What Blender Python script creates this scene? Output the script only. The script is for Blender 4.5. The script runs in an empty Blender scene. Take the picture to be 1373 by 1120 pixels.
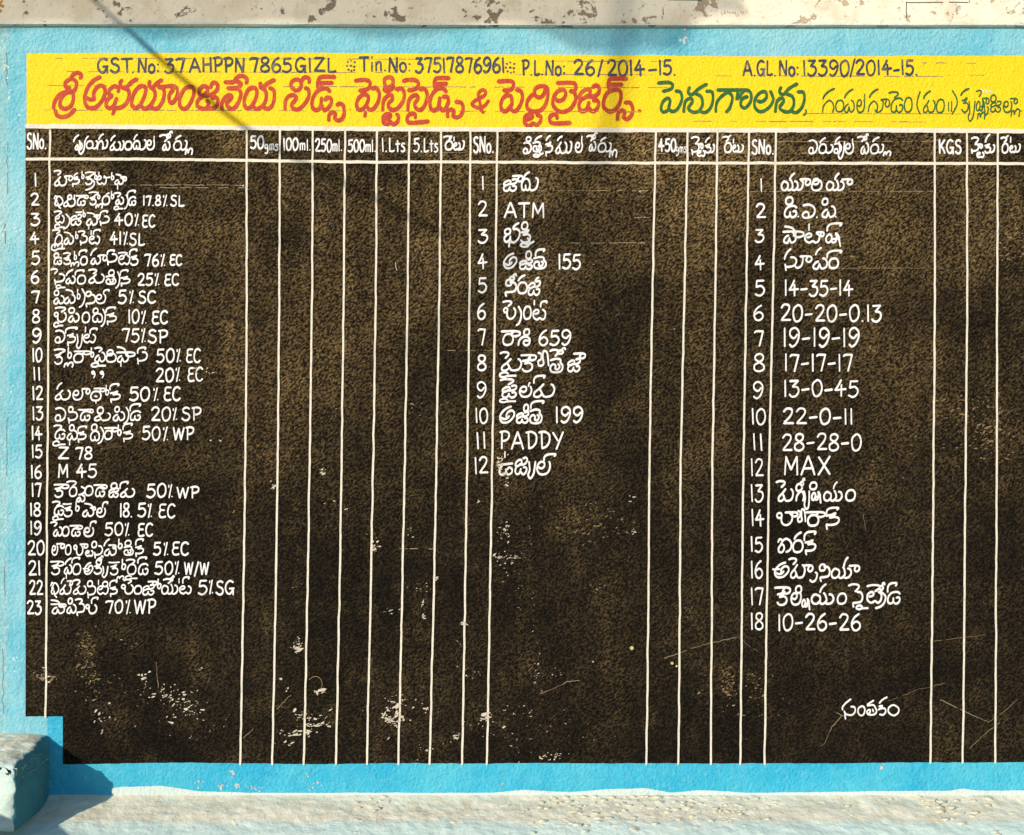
import bpy, bmesh, math, random
from mathutils import Vector, noise
random.seed(7)
scene = bpy.context.scene
COL = scene.collection

# ------------------------------------------------------------------ camera, light, exposure
S = 0.0022            # metres of wall per photograph pixel
CZ = 1.70             # height of the lens above the ground
D = 4.0               # distance of the lens from the wall
cd = bpy.data.cameras.new('camera'); cam = bpy.data.objects.new('camera', cd); COL.objects.link(cam)
cam.location = (0, -D, CZ); cam.rotation_euler = (math.radians(90), 0, 0)
cd.sensor_width = 36; cd.lens = 36 * D / (1373 * S); cd.clip_end = 200; cd.clip_start = 0.05
scene.camera = cam
SUN = Vector((0.194, 0.27, -0.112)).normalized()      # direction the sunlight travels
el = math.asin(-SUN.z); az = math.atan2(-SUN.x, -SUN.y)
w = bpy.data.worlds.new('World'); scene.world = w; w.use_nodes = True
nt = w.node_tree; bg = nt.nodes['Background']; sky = nt.nodes.new('ShaderNodeTexSky')
sky.sky_type = 'NISHITA'; sky.sun_disc = False; sky.sun_elevation = el; sky.sun_rotation = az
sky.air_density = 1.0; sky.dust_density = 0.4; sky.ozone_density = 3.5
nt.links.new(sky.outputs[0], bg.inputs[0]); bg.inputs[1].default_value = 0.15
sd = bpy.data.lights.new('sun', 'SUN'); sd.energy = 4.0; sd.angle = math.radians(0.5); sd.color = (1.0, 0.91, 0.78)
so = bpy.data.objects.new('sun', sd); COL.objects.link(so); so.rotation_euler = SUN.to_track_quat('-Z', 'Y').to_euler()
so.location = (-5, -6, 5)
vs = scene.view_settings; vs.view_transform = 'Standard'; vs.look = 'None'; vs.exposure = 0.08; vs.gamma = 1; vs.use_curve_mapping = False
scene.render.engine = 'CYCLES'

def P(px, py, d=0.0):
    "a point of the photograph on the wall, d metres in front of it"
    return Vector(((px - 686.5) * S, -d, CZ + (560 - py) * S))

# ------------------------------------------------------------------ materials
class N:
    def __init__(s, name):
        s.m = bpy.data.materials.new(name); s.m.use_nodes = True; s.t = s.m.node_tree
        s.b = s.t.nodes['Principled BSDF']; s.pos = s.n('ShaderNodeNewGeometry').outputs['Position']
    def n(s, typ, **kw):
        x = s.t.nodes.new(typ)
        for k, v in kw.items(): setattr(x, k, v)
        return x
    def put(s, sock, v):
        if hasattr(v, 'is_output') or isinstance(v, bpy.types.NodeSocket): s.t.links.new(v, sock)
        else: sock.default_value = v
    def mapp(s, scale=(1, 1, 1), rot=(0, 0, 0), loc=(0, 0, 0), src=None):
        x = s.n('ShaderNodeMapping'); s.put(x.inputs[0], src or s.pos)
        x.inputs['Scale'].default_value = scale; x.inputs['Rotation'].default_value = rot; x.inputs['Location'].default_value = loc
        return x.outputs[0]
    def noise(s, scale, detail=3, rough=.55, vec=None, dist=0):
        x = s.n('ShaderNodeTexNoise'); s.put(x.inputs['Vector'], vec or s.pos)
        x.inputs['Scale'].default_value = scale; x.inputs['Detail'].default_value = detail
        x.inputs['Roughness'].default_value = rough; x.inputs['Distortion'].default_value = dist
        return x.outputs[0]
    def ramp(s, f, stops):
        x = s.n('ShaderNodeValToRGB'); s.put(x.inputs[0], f); e = x.color_ramp.elements
        while len(e) < len(stops): e.new(0.5)
        for q, (p, c) in zip(e, stops):
            q.position = p; q.color = (c, c, c, 1) if isinstance(c, (int, float)) else (*c, 1)
        return x.outputs[0]
    def mix(s, f, a, b, mode='MIX'):
        x = s.n('ShaderNodeMix', data_type='RGBA', blend_type=mode); s.put(x.inputs[0], f)
        s.put(x.inputs[6], (*a, 1) if isinstance(a, tuple) else a); s.put(x.inputs[7], (*b, 1) if isinstance(b, tuple) else b)
        return x.outputs[2]
    def math(s, op, a, b=0.0, c=None):
        x = s.n('ShaderNodeMath', operation=op); s.put(x.inputs[0], a); s.put(x.inputs[1], b)
        if c is not None: s.put(x.inputs[2], c)
        return x.outputs[0]
    def xyz(s):
        x = s.n('ShaderNodeSeparateXYZ'); s.put(x.inputs[0], s.pos); return x.outputs
    def relief(s, kind='board', strength=1.0):
        "the sand-faced plaster seen through every coat of paint (same everywhere on the wall)"
        rot = (0, math.radians(-33), 0)
        if kind == 'board':
            v = s.mapp((1.0, 1, 1.8), src=s.mapp(rot=(0, math.radians(38), 0)))
            a = s.noise(112, 4, .62, v, 0); b = s.noise(30, 2, .5, v); c = s.noise(7, 2, .5)
            h = s.math('ADD', s.math('MULTIPLY', a, .0270), s.math('MULTIPLY', b, .0150)); h = s.math('ADD', h, s.math('MULTIPLY', c, .010))
        elif kind == 'yellow':
            v = s.mapp((1, 1, 1.3), src=s.mapp(rot=(0, math.radians(38), 0)))
            a = s.noise(135, 4, .62, v); b = s.noise(35, 2, .5)
            h = s.math('ADD', s.math('MULTIPLY', a, .0060), s.math('MULTIPLY', b, .0040))
        else:
            a = s.noise(105, 5, .62); b = s.noise(16, 3, .5)
            h = s.math('ADD', s.math('MULTIPLY', a, .0085), s.math('MULTIPLY', b, .010))
        if kind == 'board': h = s.math('MULTIPLY', h, s.ramp(s.noise(3.1, 4, .6), [(.35, .35), (.62, 1)]))
        x = s.n('ShaderNodeBump'); x.inputs['Strength'].default_value = strength; x.inputs['Distance'].default_value = 1.0
        s.put(x.inputs['Height'], h); s.put(s.b.inputs['Normal'], x.outputs[0])
        return a, h
    def fin(s, col, rough=.75, spec=.3):
        s.put(s.b.inputs['Base Color'], (*col, 1) if isinstance(col, tuple) else col)
        s.put(s.b.inputs['Roughness'], rough); s.b.inputs['Specular IOR Level'].default_value = spec
        return s.m

def m_black():
    n = N('black board paint'); a, h = n.relief('board', 1.0)
    x, y, z = n.xyz()
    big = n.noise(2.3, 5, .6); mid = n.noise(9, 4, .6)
    # ridge wear plus golden sun gloss painted into the colour, stronger towards the top
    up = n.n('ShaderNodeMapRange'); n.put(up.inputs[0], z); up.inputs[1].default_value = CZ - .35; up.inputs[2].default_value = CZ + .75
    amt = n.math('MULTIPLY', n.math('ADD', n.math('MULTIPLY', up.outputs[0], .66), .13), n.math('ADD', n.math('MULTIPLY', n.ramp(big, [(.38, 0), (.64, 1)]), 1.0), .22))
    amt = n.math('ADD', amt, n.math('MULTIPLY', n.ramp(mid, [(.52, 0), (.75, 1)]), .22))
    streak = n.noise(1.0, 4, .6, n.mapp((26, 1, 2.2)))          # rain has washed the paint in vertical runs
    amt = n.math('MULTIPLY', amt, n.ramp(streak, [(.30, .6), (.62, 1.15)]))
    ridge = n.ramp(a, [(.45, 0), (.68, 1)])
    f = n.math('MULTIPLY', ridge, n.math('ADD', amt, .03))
    hol = n.ramp(a, [(.40, .12), (.56, 1)])  # intact black in the hollows, also painting in the relief's shade
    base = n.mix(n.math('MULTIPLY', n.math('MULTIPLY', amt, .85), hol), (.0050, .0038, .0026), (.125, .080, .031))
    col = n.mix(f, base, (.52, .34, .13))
    return n.fin(col, .8, .12)

def m_yellow():
    n = N('yellow header paint'); a, h = n.relief('yellow', .8)
    pit = n.ramp(n.noise(120, 3, .6), [(.27, 1), (.33, 0)])
    big = n.noise(5, 4, .6)
    col = n.mix(big, (.90, .60, .003), (.94, .66, .006))
    col = n.mix(n.math('MULTIPLY', pit, .6), col, (.30, .16, .02))
    return n.fin(col, .55, .3)

def m_cyan(name, c1, c2, pale=(.62, .78, .74), wear=.5):
    n = N(name); a, h = n.relief('blue', .9)
    big = n.noise(3.2, 5, .6); f = n.noise(45, 4, .6)
    col = n.mix(n.ramp(big, [(.38, 0), (.62, 1)]), c1, c2)
    col = n.mix(n.math('MULTIPLY', n.ramp(f, [(.5, 0), (.72, 1)]), wear), col, pale)
    grime = n.ramp(n.noise(14, 6, .7), [(.64, 0), (.74, 1)])
    col = n.mix(n.math('MULTIPLY', grime, .25), col, (.40, .34, .22))
    return n.fin(col, .7, .25)

def m_paint(name, c, kind='board', rough=.55, wear=.5, under=(.06, .045, .03)):
    n = N(name); a, h = n.relief(kind, .7 if kind != 'board' else .30)
    f = n.ramp(n.noise(150, 3, .6), [(.62, 0), (.70, 1)])
    t = n.noise(8, 3)
    col = n.mix(t, tuple(v * .88 for v in c), c)
    col = n.mix(n.math('MULTIPLY', f, wear), col, under)
    col = n.mix(n.math('MULTIPLY', n.ramp(n.noise(26, 5, .7), [(.52, 0), (.72, 1)]), wear), col, under)
    return n.fin(col, rough, .3)

def m_fascia():
    n = N('weathered limewash'); 
    f1 = n.noise(6.5, 7, .68, n.mapp((1, 1, 1.2)), .4); f2 = n.noise(38, 5, .65)
    b = n.n('ShaderNodeBump'); b.inputs['Distance'].default_value = 1
    flake = n.ramp(n.math('ADD', n.math('MULTIPLY', f1, .64), n.math('MULTIPLY', f2, .42)), [(.60, 0), (.616, 1)])
    h = n.math('SUBTRACT', n.math('MULTIPLY', n.noise(60, 4, .6), .002), n.math('MULTIPLY', flake, .0022))
    n.put(b.inputs['Height'], h); n.put(n.b.inputs['Normal'], b.outputs[0])
    x, y, z = n.xyz()
    warm = n.n('ShaderNodeMapRange'); n.put(warm.inputs[0], x); warm.inputs[1].default_value = .1; warm.inputs[2].default_value = .9
    base = n.mix(warm.outputs[0], (.80, .71, .54), (.86, .79, .62))
    base = n.mix(n.math('MULTIPLY', n.ramp(n.noise(9, 6, .65), [(.48, 0), (.62, 1)]), .55), base, (.60, .50, .33))
    base = n.mix(n.math('MULTIPLY', n.ramp(n.noise(70, 4, .6), [(.60, 0), (.68, 1)]), .5), base, (.33, .26, .17))
    col = n.mix(flake, base, n.mix(warm.outputs[0], (.24, .19, .13), (.56, .42, .26)))
    return n.fin(col, .85, .15)

def m_ledge(name='dusty plaster ledge', side=None):
    n = N(name)
    b = n.n('ShaderNodeBump'); b.inputs['Distance'].default_value = 1
    a = n.noise(55, 5, .6)
    n.put(b.inputs['Height'], n.math('ADD', n.math('MULTIPLY', a, .004), n.math('MULTIPLY', n.noise(14, 5), .009))); n.put(n.b.inputs['Normal'], b.outputs[0])
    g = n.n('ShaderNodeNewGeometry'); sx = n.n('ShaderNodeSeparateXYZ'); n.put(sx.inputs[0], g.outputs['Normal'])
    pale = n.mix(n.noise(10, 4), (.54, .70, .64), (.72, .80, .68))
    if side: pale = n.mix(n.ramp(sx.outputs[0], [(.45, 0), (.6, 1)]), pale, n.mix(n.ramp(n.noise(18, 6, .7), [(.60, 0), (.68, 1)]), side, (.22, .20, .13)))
    sand = n.mix(n.ramp(n.noise(16, 6, .65), [(.35, 0), (.65, 1)]), (.68, .61, .44), (.82, .77, .60))
    sand = n.mix(n.math('MULTIPLY', n.ramp(n.noise(11, 5, .6), [(.55, 0), (.72, 1)]), .45 if not side else .6), sand, (.52, .40, .24))
    x3, y3, z3 = n.xyz(); dep = n.n('ShaderNodeMapRange'); n.put(dep.inputs[0], y3); dep.inputs[1].default_value = -.235; dep.inputs[2].default_value = -.115
    k = n.math('ADD', sx.outputs[2] if side else dep.outputs[0], n.math('MULTIPLY', n.math('SUBTRACT', n.noise(22, 5, .65), .5), 1.3 if side else .75))
    top = n.ramp(k, [(.74, 0), (.95, 1)])
    return n.fin(n.mix(top, pale, sand), .85, .15)

def m_simple(name, c, rough=.8, sc=20, var=.3):
    n = N(name); f = n.noise(sc, 4)
    return n.fin(n.mix(f, tuple(v * (1 - var) for v in c), tuple(min(1, v * (1 + var)) for v in c)), rough, .2)

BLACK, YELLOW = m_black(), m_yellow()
CY_TOP = m_cyan('sky blue border paint', (.13, .49, .61), (.28, .60, .67), (.40, .66, .72), .42)
CY_BOT = m_cyan('bright blue border paint', (.02, .40, .62), (.08, .50, .64), (.24, .60, .70), .3)
CY_WALL = m_cyan('pale aqua limewash', (.20, .50, .57), (.36, .60, .61), (.52, .70, .66), .6)
WHITE = m_paint('white lettering paint', (.88, .86, .82), 'board', .5, .42, (.22, .17, .11))
LINE = m_paint('cream ruling paint', (.80, .73, .58), 'board', .5, .30, (.25, .18, .1))
RED = m_paint('red lettering paint', (.52, .050, .016), 'yellow', .5, .22, (.75, .35, .02))
NAVY = m_paint('navy lettering paint', (.035, .052, .085), 'yellow', .5, .55, (.42, .36, .16))
GREEN = m_paint('green lettering paint', (.022, .125, .022), 'yellow', .5, .15, (.45, .38, .05))
GUIDE_Y = m_paint('faded purple guide line', (.24, .17, .13), 'yellow', .7, .9, (.85, .62, .02))
GUIDE_B = m_paint('rubbed chalk guide line', (.34, .26, .14), 'board', .8, .9, (.05, .035, .02))
CHIP = m_paint('bare cream plaster', (.66, .57, .42), 'blue', .85, .3, (.4, .3, .18))
WASH = m_paint('thick white limewash', (.66, .76, .70), 'blue', .8, .25, (.5, .5, .4))
CRACKM = m_simple('dirt in a crack', (.16, .30, .30))
INK = m_simple('dark pencil', (.04, .035, .03))
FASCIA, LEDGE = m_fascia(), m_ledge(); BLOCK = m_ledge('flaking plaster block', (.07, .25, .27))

# ------------------------------------------------------------------ object helpers
def link(name, verts, faces, mat, parent=None, smooth=False):
    me = bpy.data.meshes.new(name); me.from_pydata([tuple(v) for v in verts], [], faces); me.update()
    me.materials.append(mat)
    if smooth: me.polygons.foreach_set('use_smooth', [True] * len(me.polygons))
    o = bpy.data.objects.new(name, me); COL.objects.link(o)
    if parent: o.parent = parent
    return o
def thing(name, label, cat, group=None):
    o = bpy.data.objects.new(name, None); COL.objects.link(o); o['label'] = label; o['category'] = cat
    if group: o['group'] = group
    return o
def tag(o, label, cat, group=None):
    o['label'] = label; o['category'] = cat
    if group: o['group'] = group
    return o

def cat_rom(p, step=1.3):
    if len(p) < 3: return p
    q = [p[0]] + p + [p[-1]]; out = []
    if (p[0] - p[-1]).length < 1e-6 and len(p) > 3: q = [p[-2]] + p + [p[1]]
    for i in range(1, len(q) - 2):
        a, b, c, d = q[i - 1], q[i], q[i + 1], q[i + 2]
        n = max(2, min(9, int((c - b).length / step)))
        for k in range(n):
            t = k / n
            out.append(0.5 * ((2 * b) + (c - a) * t + (2 * a - 5 * b + 4 * c - d) * t * t + (3 * b - a - 3 * c + d) * t ** 3))
    out.append(q[-2]); return out

class Paint:
    "brush strokes: every stroke a thin ribbon of paint with round ends, lying on the wall"
    def __init__(s, base=0.0022): s.v = []; s.f = []; s.base = base; s.k = 0
    def stroke(s, pts, w, taper=0.0):
        pts = [Vector(p) for p in pts]
        if len(pts) < 2: return s
        n = len(pts); L = []
        for i in range(n):
            t = pts[min(i + 1, n - 1)] - pts[max(i - 1, 0)]
            t = t.normalized() if t.length > 1e-9 else Vector((1, 0))
            nn = Vector((-t.y, t.x))
            u = i / (n - 1); ww = w * .5 * (1 + .16 * noise.noise(Vector((pts[i].x * .22, pts[i].y * .22, 3.1))))
            ww *= .84 + .36 * abs(t.x)      # flat brush: broad across, thin down
            ww *= 1 - taper * (2 * abs(u - .5)) ** 3
            L.append((pts[i], nn, ww, t))
        s.k += 1
        dep = s.base + (s.k % 40) * 0.00002
        b0 = len(s.v)
        p, nn, ww, t = L[0]
        s.v.append(P(*(p - t * ww * .8), dep)); 
        for i, (p, nn, ww, t) in enumerate(L):
            dd = dep + i * 0.0000035
            s.v.append(P(*(p + nn * ww), dd)); s.v.append(P(*(p - nn * ww), dd))
        p, nn, ww, t = L[-1]; dd = dep + n * 0.0000035
        s.v.append(P(*(p + t * ww * .8), dd))
        # intermediate cap corners
        e = len(s.v) - 1
        s.f.append((b0, b0 + 1, b0 + 2))
        for i in range(n - 1):
            a = b0 + 1 + 2 * i; s.f.append((a, a + 2, a + 3, a + 1))
        s.f.append((e - 2, e, e - 1)); return s
    def dot(s, x, y, r):
        s.k += 1; dep = s.base + (s.k % 40) * 0.00002; b = len(s.v)
        n = 9
        for i in range(n):
            q = r * random.uniform(.85, 1.1); a = 2 * math.pi * i / n
            s.v.append(P(x + q * math.cos(a), y + q * math.sin(a), dep))
        s.f.append(tuple(range(b, b + n))); return s
    def obj(s, name, mat, parent, label=None):
        if not s.v: return None
        fl = []
        for f in s.f:   # all faces look at the street
            a, b, c = (Vector(s.v[i]) for i in f[:3])
            fl.append(f if (b - a).cross(c - a).y < 0 else tuple(reversed(f)))
        o = link(name, s.v, fl, mat, parent)
        if label: o['label'] = label
        return o

def parse(txt, ox, oy, sc, close=0):
    out = []
    for st in txt.split(';'):
        st = st.strip()
        if not st: continue
        poly = st[0] == '/'
        if poly: st = st[1:]
        v = [float(q) for q in st.split()]
        pts = [Vector((ox + v[i] / sc, oy + v[i + 1] / sc)) for i in range(0, len(v) - 1, 2)]
        if close and not poly and len(pts) >= 5 and (pts[0] - pts[-1]).length > .8:
            c = min(pts[:-3], key=lambda q: (q - pts[-1]).length)      # the brush runs back into the loop it started
            if .8 < (c - pts[-1]).length < close: pts.append(c)
        out.append(pts if poly else cat_rom(pts))
    return out

# single-stroke brush alphabet: (advance width, strokes) in a box 1 high, y down
F = {
'0': (.62, '.31 0 .08 .2 .03 .55 .14 .93 .33 1 .53 .82 .6 .45 .5 .1 .31 0'),
'1': (.2, '/.08 0 .12 1'), '2': (.62, '.04 .22 .2 .02 .45 .04 .54 .22 .42 .5 .1 .9;/.08 .95 .62 .94'),
'3': (.6, '/.05 .06 .52 .04;/.52 .04 .22 .4;.22 .4 .5 .45 .58 .7 .4 .97 .15 1 .02 .86'),
'4': (.68, '.36 0 .22 .3 .02 .62;/.02 .62 .66 .56;/.38 .28 .40 1'),
'5': (.6, '/.54 .03 .12 .05;/.12 .05 .08 .44;.08 .44 .38 .38 .57 .6 .5 .86 .28 1 .02 .9'),
'6': (.6, '.48 0 .2 .22 .04 .6 .14 .93 .36 1 .57 .8 .52 .55 .3 .46 .08 .62'),
'7': (.58, '.02 .14 .12 .04 .56 .05;/.54 .05 .32 1'),
'8': (.62, '.32 .46 .1 .3 .14 .06 .38 0 .54 .14 .48 .34 .3 .48 .06 .66 .08 .92 .32 1 .56 .88 .56 .66 .32 .46'),
'9': (.62, '.5 .35 .3 .55 .08 .4 .1 .12 .34 0 .56 .18 .58 .5 .44 .85 .22 1 .06 .88'),
'A': (.8, '.38 0 .2 .5 .02 1;.38 0 .58 .45 .78 1;/.14 .66 .68 .64'), 'C': (.62, '.58 .14 .4 0 .14 .12 .03 .5 .12 .88 .38 1 .6 .84'),
'D': (.72, '/.16 .04 .22 .98;.0 .06 .35 .02 .66 .2 .68 .6 .48 .88 .22 .98'), 'E': (.56, '.56 .04 .2 .04 .1 .2 .16 .44 .46 .46;.16 .46 .05 .7 .14 .96 .34 1 .56 .94'),
'G': (.68, '.6 .12 .36 0 .1 .2 .03 .6 .2 .95 .42 .96 .56 .7;/.34 .58 .66 .56;/.6 .56 .62 1.04'), 'H': (.66, '/.06 .02 .08 1;/.58 0 .62 1;/.07 .52 .6 .48'),
'K': (.62, '/.08 0 .1 1;/.56 .02 .12 .55;.2 .45 .44 .7 .58 1'), 'L': (.54, '/.1 0 .1 .95;.1 .95 .35 .98 .54 .9'),
'M': (.86, '/.08 1 .12 .02;/.12 .02 .42 .72;/.42 .72 .74 .02;/.74 .02 .8 1'), 'N': (.7, '/.06 1 .1 .02;/.1 .02 .6 1;/.6 1 .64 0'),
'P': (.62, '/.12 .02 .14 1;.0 .06 .36 0 .58 .14 .54 .42 .34 .54 .14 .56'), 'S': (.56, '.5 .1 .3 0 .08 .14 .14 .38 .42 .5 .54 .74 .4 .98 .18 .98 .02 .84'),
'T': (.7, '/.0 .06 .68 .04;/.34 .05 .36 1'), 'W': (.9, '/.04 .02 .24 .98;/.24 .98 .46 .1;/.46 .1 .66 .98;/.66 .98 .86 .02'), 'X': (.74, '/.04 .04 .7 .96;/.68 0 .06 1'),
'Y': (.74, '/.04 .04 .38 .5;/.7 0 .3 1'), 'Z': (.7, '/.08 .04 .64 .04;/.64 .04 .06 .94;/.06 .94 .68 .94'),
'o': (.5, '.25 .4 .04 .55 .05 .88 .25 1 .44 .84 .42 .52 .25 .4'), 'i': (.18, '/.09 .38 .1 1;/.09 .02 .1 .1'), 'n': (.52, '/.08 .38 .1 1;.1 .55 .26 .36 .42 .48 .44 1'),
't': (.38, '/.18 .15 .2 1;/.02 .42 .38 .4'), 's': (.36, '.34 .42 .14 .38 .06 .55 .3 .7 .32 .92 .1 1 .02 .92'), 'm': (.66, '/.06 .4 .08 1;.08 .55 .2 .38 .32 .5 .33 1;.33 .55 .46 .38 .58 .5 .6 1'),
'l': (.16, '/.08 .0 .09 1'), 'g': (.5, '.4 .45 .2 .38 .05 .6 .18 .84 .38 .7 .42 .45 .44 1.1 .3 1.32 .08 1.25'),
'-': (.5, '/.04 .60 .46 .55'), '/': (.4, '/.38 -.05 .04 1.1'), '%': (.46, '/.10 .06 .10 .24;/.34 0 .14 1.1;/.40 .98 .40 1.02'),
'.': (.18, '/.08 .95 .09 1'), ':': (.2, '/.08 .42 .09 .48;/.08 .86 .09 .92'), ' ': (.35, ''), ',': (.2, '.1 .9 .12 1 .02 1.2'),
'*': (.8, '/.15 .2 .2 .25;/.4 .1 .42 .16;/.65 .22 .7 .26;/.1 .5 .16 .52;/.62 .55 .68 .58;/.2 .8 .26 .78;/.42 .88 .46 .9;/.36 .48 .44 .52;/.62 .82 .66 .84'),
}
def text(pt, s, x0, x1, y0, y1, w, slant=0.0):
    H = y1 - y0; gap = .14
    tot = sum(F[c][0] for c in s) + gap * (len(s) - 1)
    k = (x1 - x0) / tot; x = x0
    for c in s:
        adv, st = F[c]
        jy = random.uniform(-.03, .03) * H
        for stx in st.split(';'):
            if not stx: continue
            poly = stx[0] == '/'
            v = [float(q) for q in stx.lstrip('/').split()]
            pts = [Vector((x + v[i] * k + slant * (1 - v[i + 1]) * H + random.uniform(-.15, .15), y0 + jy + v[i + 1] * H + random.uniform(-.15, .15))) for i in range(0, len(v) - 1, 2)]
            pt.stroke(pts if poly else cat_rom(pts), w * random.uniform(.92, 1.08))
        x += (adv + gap) * k

# ------------------------------------------------------------------ ground
gr = link('ground', [(-14, 0.2, 0), (14, 0.2, 0), (14, -26, 0), (-14, -26, 0)], [(0, 3, 2, 1)], m_simple('dusty earth', (.30, .23, .15), .95, 3))
gr['kind'] = 'structure'

# ------------------------------------------------------------------ the wall
wall = thing('wall', 'pale aqua limewashed wall with a blue painted border around the black notice board', 'wall')
def sheet(name, top, bottom, xs, d, mat, parent, wob=1.0, seed=0, thick=.0011):
    "a coat of paint between two uneven hand-cut edges, given as lists of (x, y)"
    def at(l, x):
        for (xa, ya), (xb, yb) in zip(l, l[1:]):
            if xa <= x <= xb: return ya + (yb - ya) * (x - xa) / (xb - xa)
        return l[0][1] if x < l[0][0] else l[-1][1]
    v, f = [], []
    n = int((xs[1] - xs[0]) / 6) + 1
    for i in range(n + 1):
        x = xs[0] + (xs[1] - xs[0]) * i / n
        a = at(top, x) + wob * noise.noise(Vector((x * .02, seed, 0))) + .5 * wob * noise.noise(Vector((x * .11, seed, 5)))
        b = at(bottom, x) + wob * noise.noise(Vector((x * .02, seed, 9))) + .5 * wob * noise.noise(Vector((x * .11, seed, 14)))
        v += [P(x, a, d), P(x, b, d)]
    for i in range(n): f.append((2 * i, 2 * i + 1, 2 * i + 3, 2 * i + 2))
    return link(name, v, f, mat, parent)

# the masonry body, a real thickness of wall
def box(name, x0, x1, y0, y1, z0, z1, mat, parent=None):
    v = [(x, y, z) for x in (x0, x1) for y in (y0, y1) for z in (z0, z1)]
    return link(name, v, [(0, 1, 3, 2), (4, 6, 7, 5), (0, 4, 5, 1), (2, 3, 7, 6), (0, 2, 6, 4), (1, 5, 7, 3)], mat, parent)
box('masonry', -3.2, 3.2, 0, .25, 0, 3.4, CY_WALL, wall)
sheet('border_paint', [(-400, 30), (1800, 30)], [(35, 76), (1800, 80)], (12, 1800), .0006, CY_TOP, wall, .5, 1)
sheet('border_paint', [(0, 950), (1800, 1010)], [(12, 1071), (1800, 1071)], (60, 1800), .0006, CY_BOT, wall, .5, 2)
# left strip of the border, brushed down beside the board, slightly ragged on the outside
v, f = [], []
for i in range(0, 61):
    y = 60 + i * 15.5
    v += [P(11 + 2.0 * noise.noise(Vector((y * .03, 2, 0))) - max(0, (y - 900)) * .02, y, .0009), P(64, y, .0009)]
    if i: f.append((2 * i - 2, 2 * i, 2 * i + 1, 2 * i - 1))
link('border_paint', v, [tuple(reversed(q)) for q in f], m_cyan('aqua border paint', (.15, .50, .61), (.30, .61, .67), (.44, .66, .70), .45), wall)
# uneven white limewash line where the border meets the ledge
sheet('limewash_edge', [(0, 1062), (140, 1060), (160, 1055), (215, 1054), (262, 1060), (330, 1063), (660, 1063), (700, 1059), (760, 1062), (820, 1058), (862, 1057), (900, 1063), (935, 1059), (1000, 1063), (1270, 1060), (1290, 1057), (1310, 1060), (1800, 1059)],
      [(0, 1070), (1800, 1070)], (150, 1800), .0016, WASH, wall, 1.2, 4)
# the fascia above: a plaster band standing 16 mm proud with an irregular whitewashed lower arris
v, f = [], []
n = 230
for i in range(n + 1):
    x = -420 + 2240 * i / n
    yb = 35.5 + (1.5 * min(1, max(0, (x - 100) / 600))) + .9 * noise.noise(Vector((x * .013, 3, 0))) + .35 * noise.noise(Vector((x * .09, 3, 0)))
    for (yy, dd) in ((-420, .016), (yb - 5, .016), (yb - 1.8, .0148), (yb - .6, .012), (yb, .007), (yb + .1, -.002)): v.append(P(x, yy, dd))
for i in range(n):
    for j in range(5):
        a = 6 * i + j; f.append((a, a + 1, a + 7, a + 6))
o = link('fascia', v, f, FASCIA, wall, True)
sheet('limewash_edge', [(-400, 31.5), (300, 32), (700, 34), (1800, 34)], [(-400, 34.6), (300, 34.6), (700, 36), (1800, 36)], (-400, 1800), .0166, WASH, wall, .6, 7)
# mason's pencil marks left on the fascia
pm = Paint(.0168)
for s_, w_ in (('895 2 940 2.4', 1.3), ('1213 6 1262 5.6', .9), ('1270 5.4 1296 5.8', .9), ('888 14 888.5 22', 1.0), ('1213 5 1213 26', 1.2), ('1297 0 1297.5 6', .9), ('887 24 887 28', .8)):
    pm.stroke(parse('/' + s_, 0, 0, 1)[0], w_)
pm.obj('pencil_mark', INK, wall)
pm = Paint(.0168)
for i in range(9):
    x = 966 + i * 3.6; pm.stroke([Vector((x, 20 + random.uniform(-3, 3))), Vector((x + random.uniform(1, 3), 22 + random.uniform(-3, 3)))], 1.2)
pm.obj('faded_mark', m_simple('faded grey stain', (.42, .38, .30)), wall)
rs = Paint(.0168)
for i in range(16): rs.dot(2 + random.gauss(0, 2), 12 + random.gauss(0, 7), random.uniform(.8, 2.5))
rs.obj('rust_stain', m_simple('orange rust stain', (.55, .26, .04)), wall)
for x0, ya, yb, ww in ((9, 70, 118, 1.2), (10, 190, 262, .8), (7, 300, 330, 1.5), (9, 560, 640, .7), (6, 760, 800, .9), (13, 395, 450, .6), (4, 870, 960, .8)):
    ck = Paint(.0010); ck.stroke([Vector((x0 + 2.2 * noise.noise(Vector((y * .09, x0, 0))) , y)) for y in range(ya, yb, 3)], ww); ck.obj('crack', CRACKM, wall)
for cx, cy, n_ in ((6, 92, 10), (12, 128, 6), (22, 300, 3), (5, 318, 9), (16, 520, 4), (8, 700, 7), (20, 880, 4), (27, 150, 3)):
    ck = Paint(.0011)
    for i in range(n_): ck.dot(cx + random.gauss(0, 3), cy + random.gauss(0, 8), random.uniform(.5, 1.6))
    ck.obj('paint_chip', WASH, wall)
# old paint chip on the top border
pm = Paint(.0014)
for i in range(14): pm.dot(918 + random.gauss(0, 3.5), 50 + random.gauss(0, 4.5), random.uniform(.6, 2.2))
pm.obj('paint_chip', WASH, wall)
pm = Paint(.0014)
for cx, cy, n_, sx, sy in ((310, 1033, 7, 1.5, 6), (318, 1053, 10, 8, 2), (295, 1054, 9, 9, 2.5), (270, 1050, 6, 8, 3), (345, 1058, 12, 12, 3), (430, 1054, 8, 14, 5), (670, 1052, 5, 10, 3), (1180, 1030, 3, 6, 6), (416, 1048, 4, 2, 6)):
    for i in range(n_): pm.dot(cx + random.gauss(0, sx), cy + random.gauss(0, sy), abs(random.gauss(0, .8)) + .5)
pm.obj('paint_chip', m_simple('pinkish bare plaster', (.55, .48, .40)), wall)

# ------------------------------------------------------------------ the painted notice board
PARENT = {}
board = thing('notice_board', 'large black painted price list board with white lettering and yellow header on the wall', 'notice board')
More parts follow.
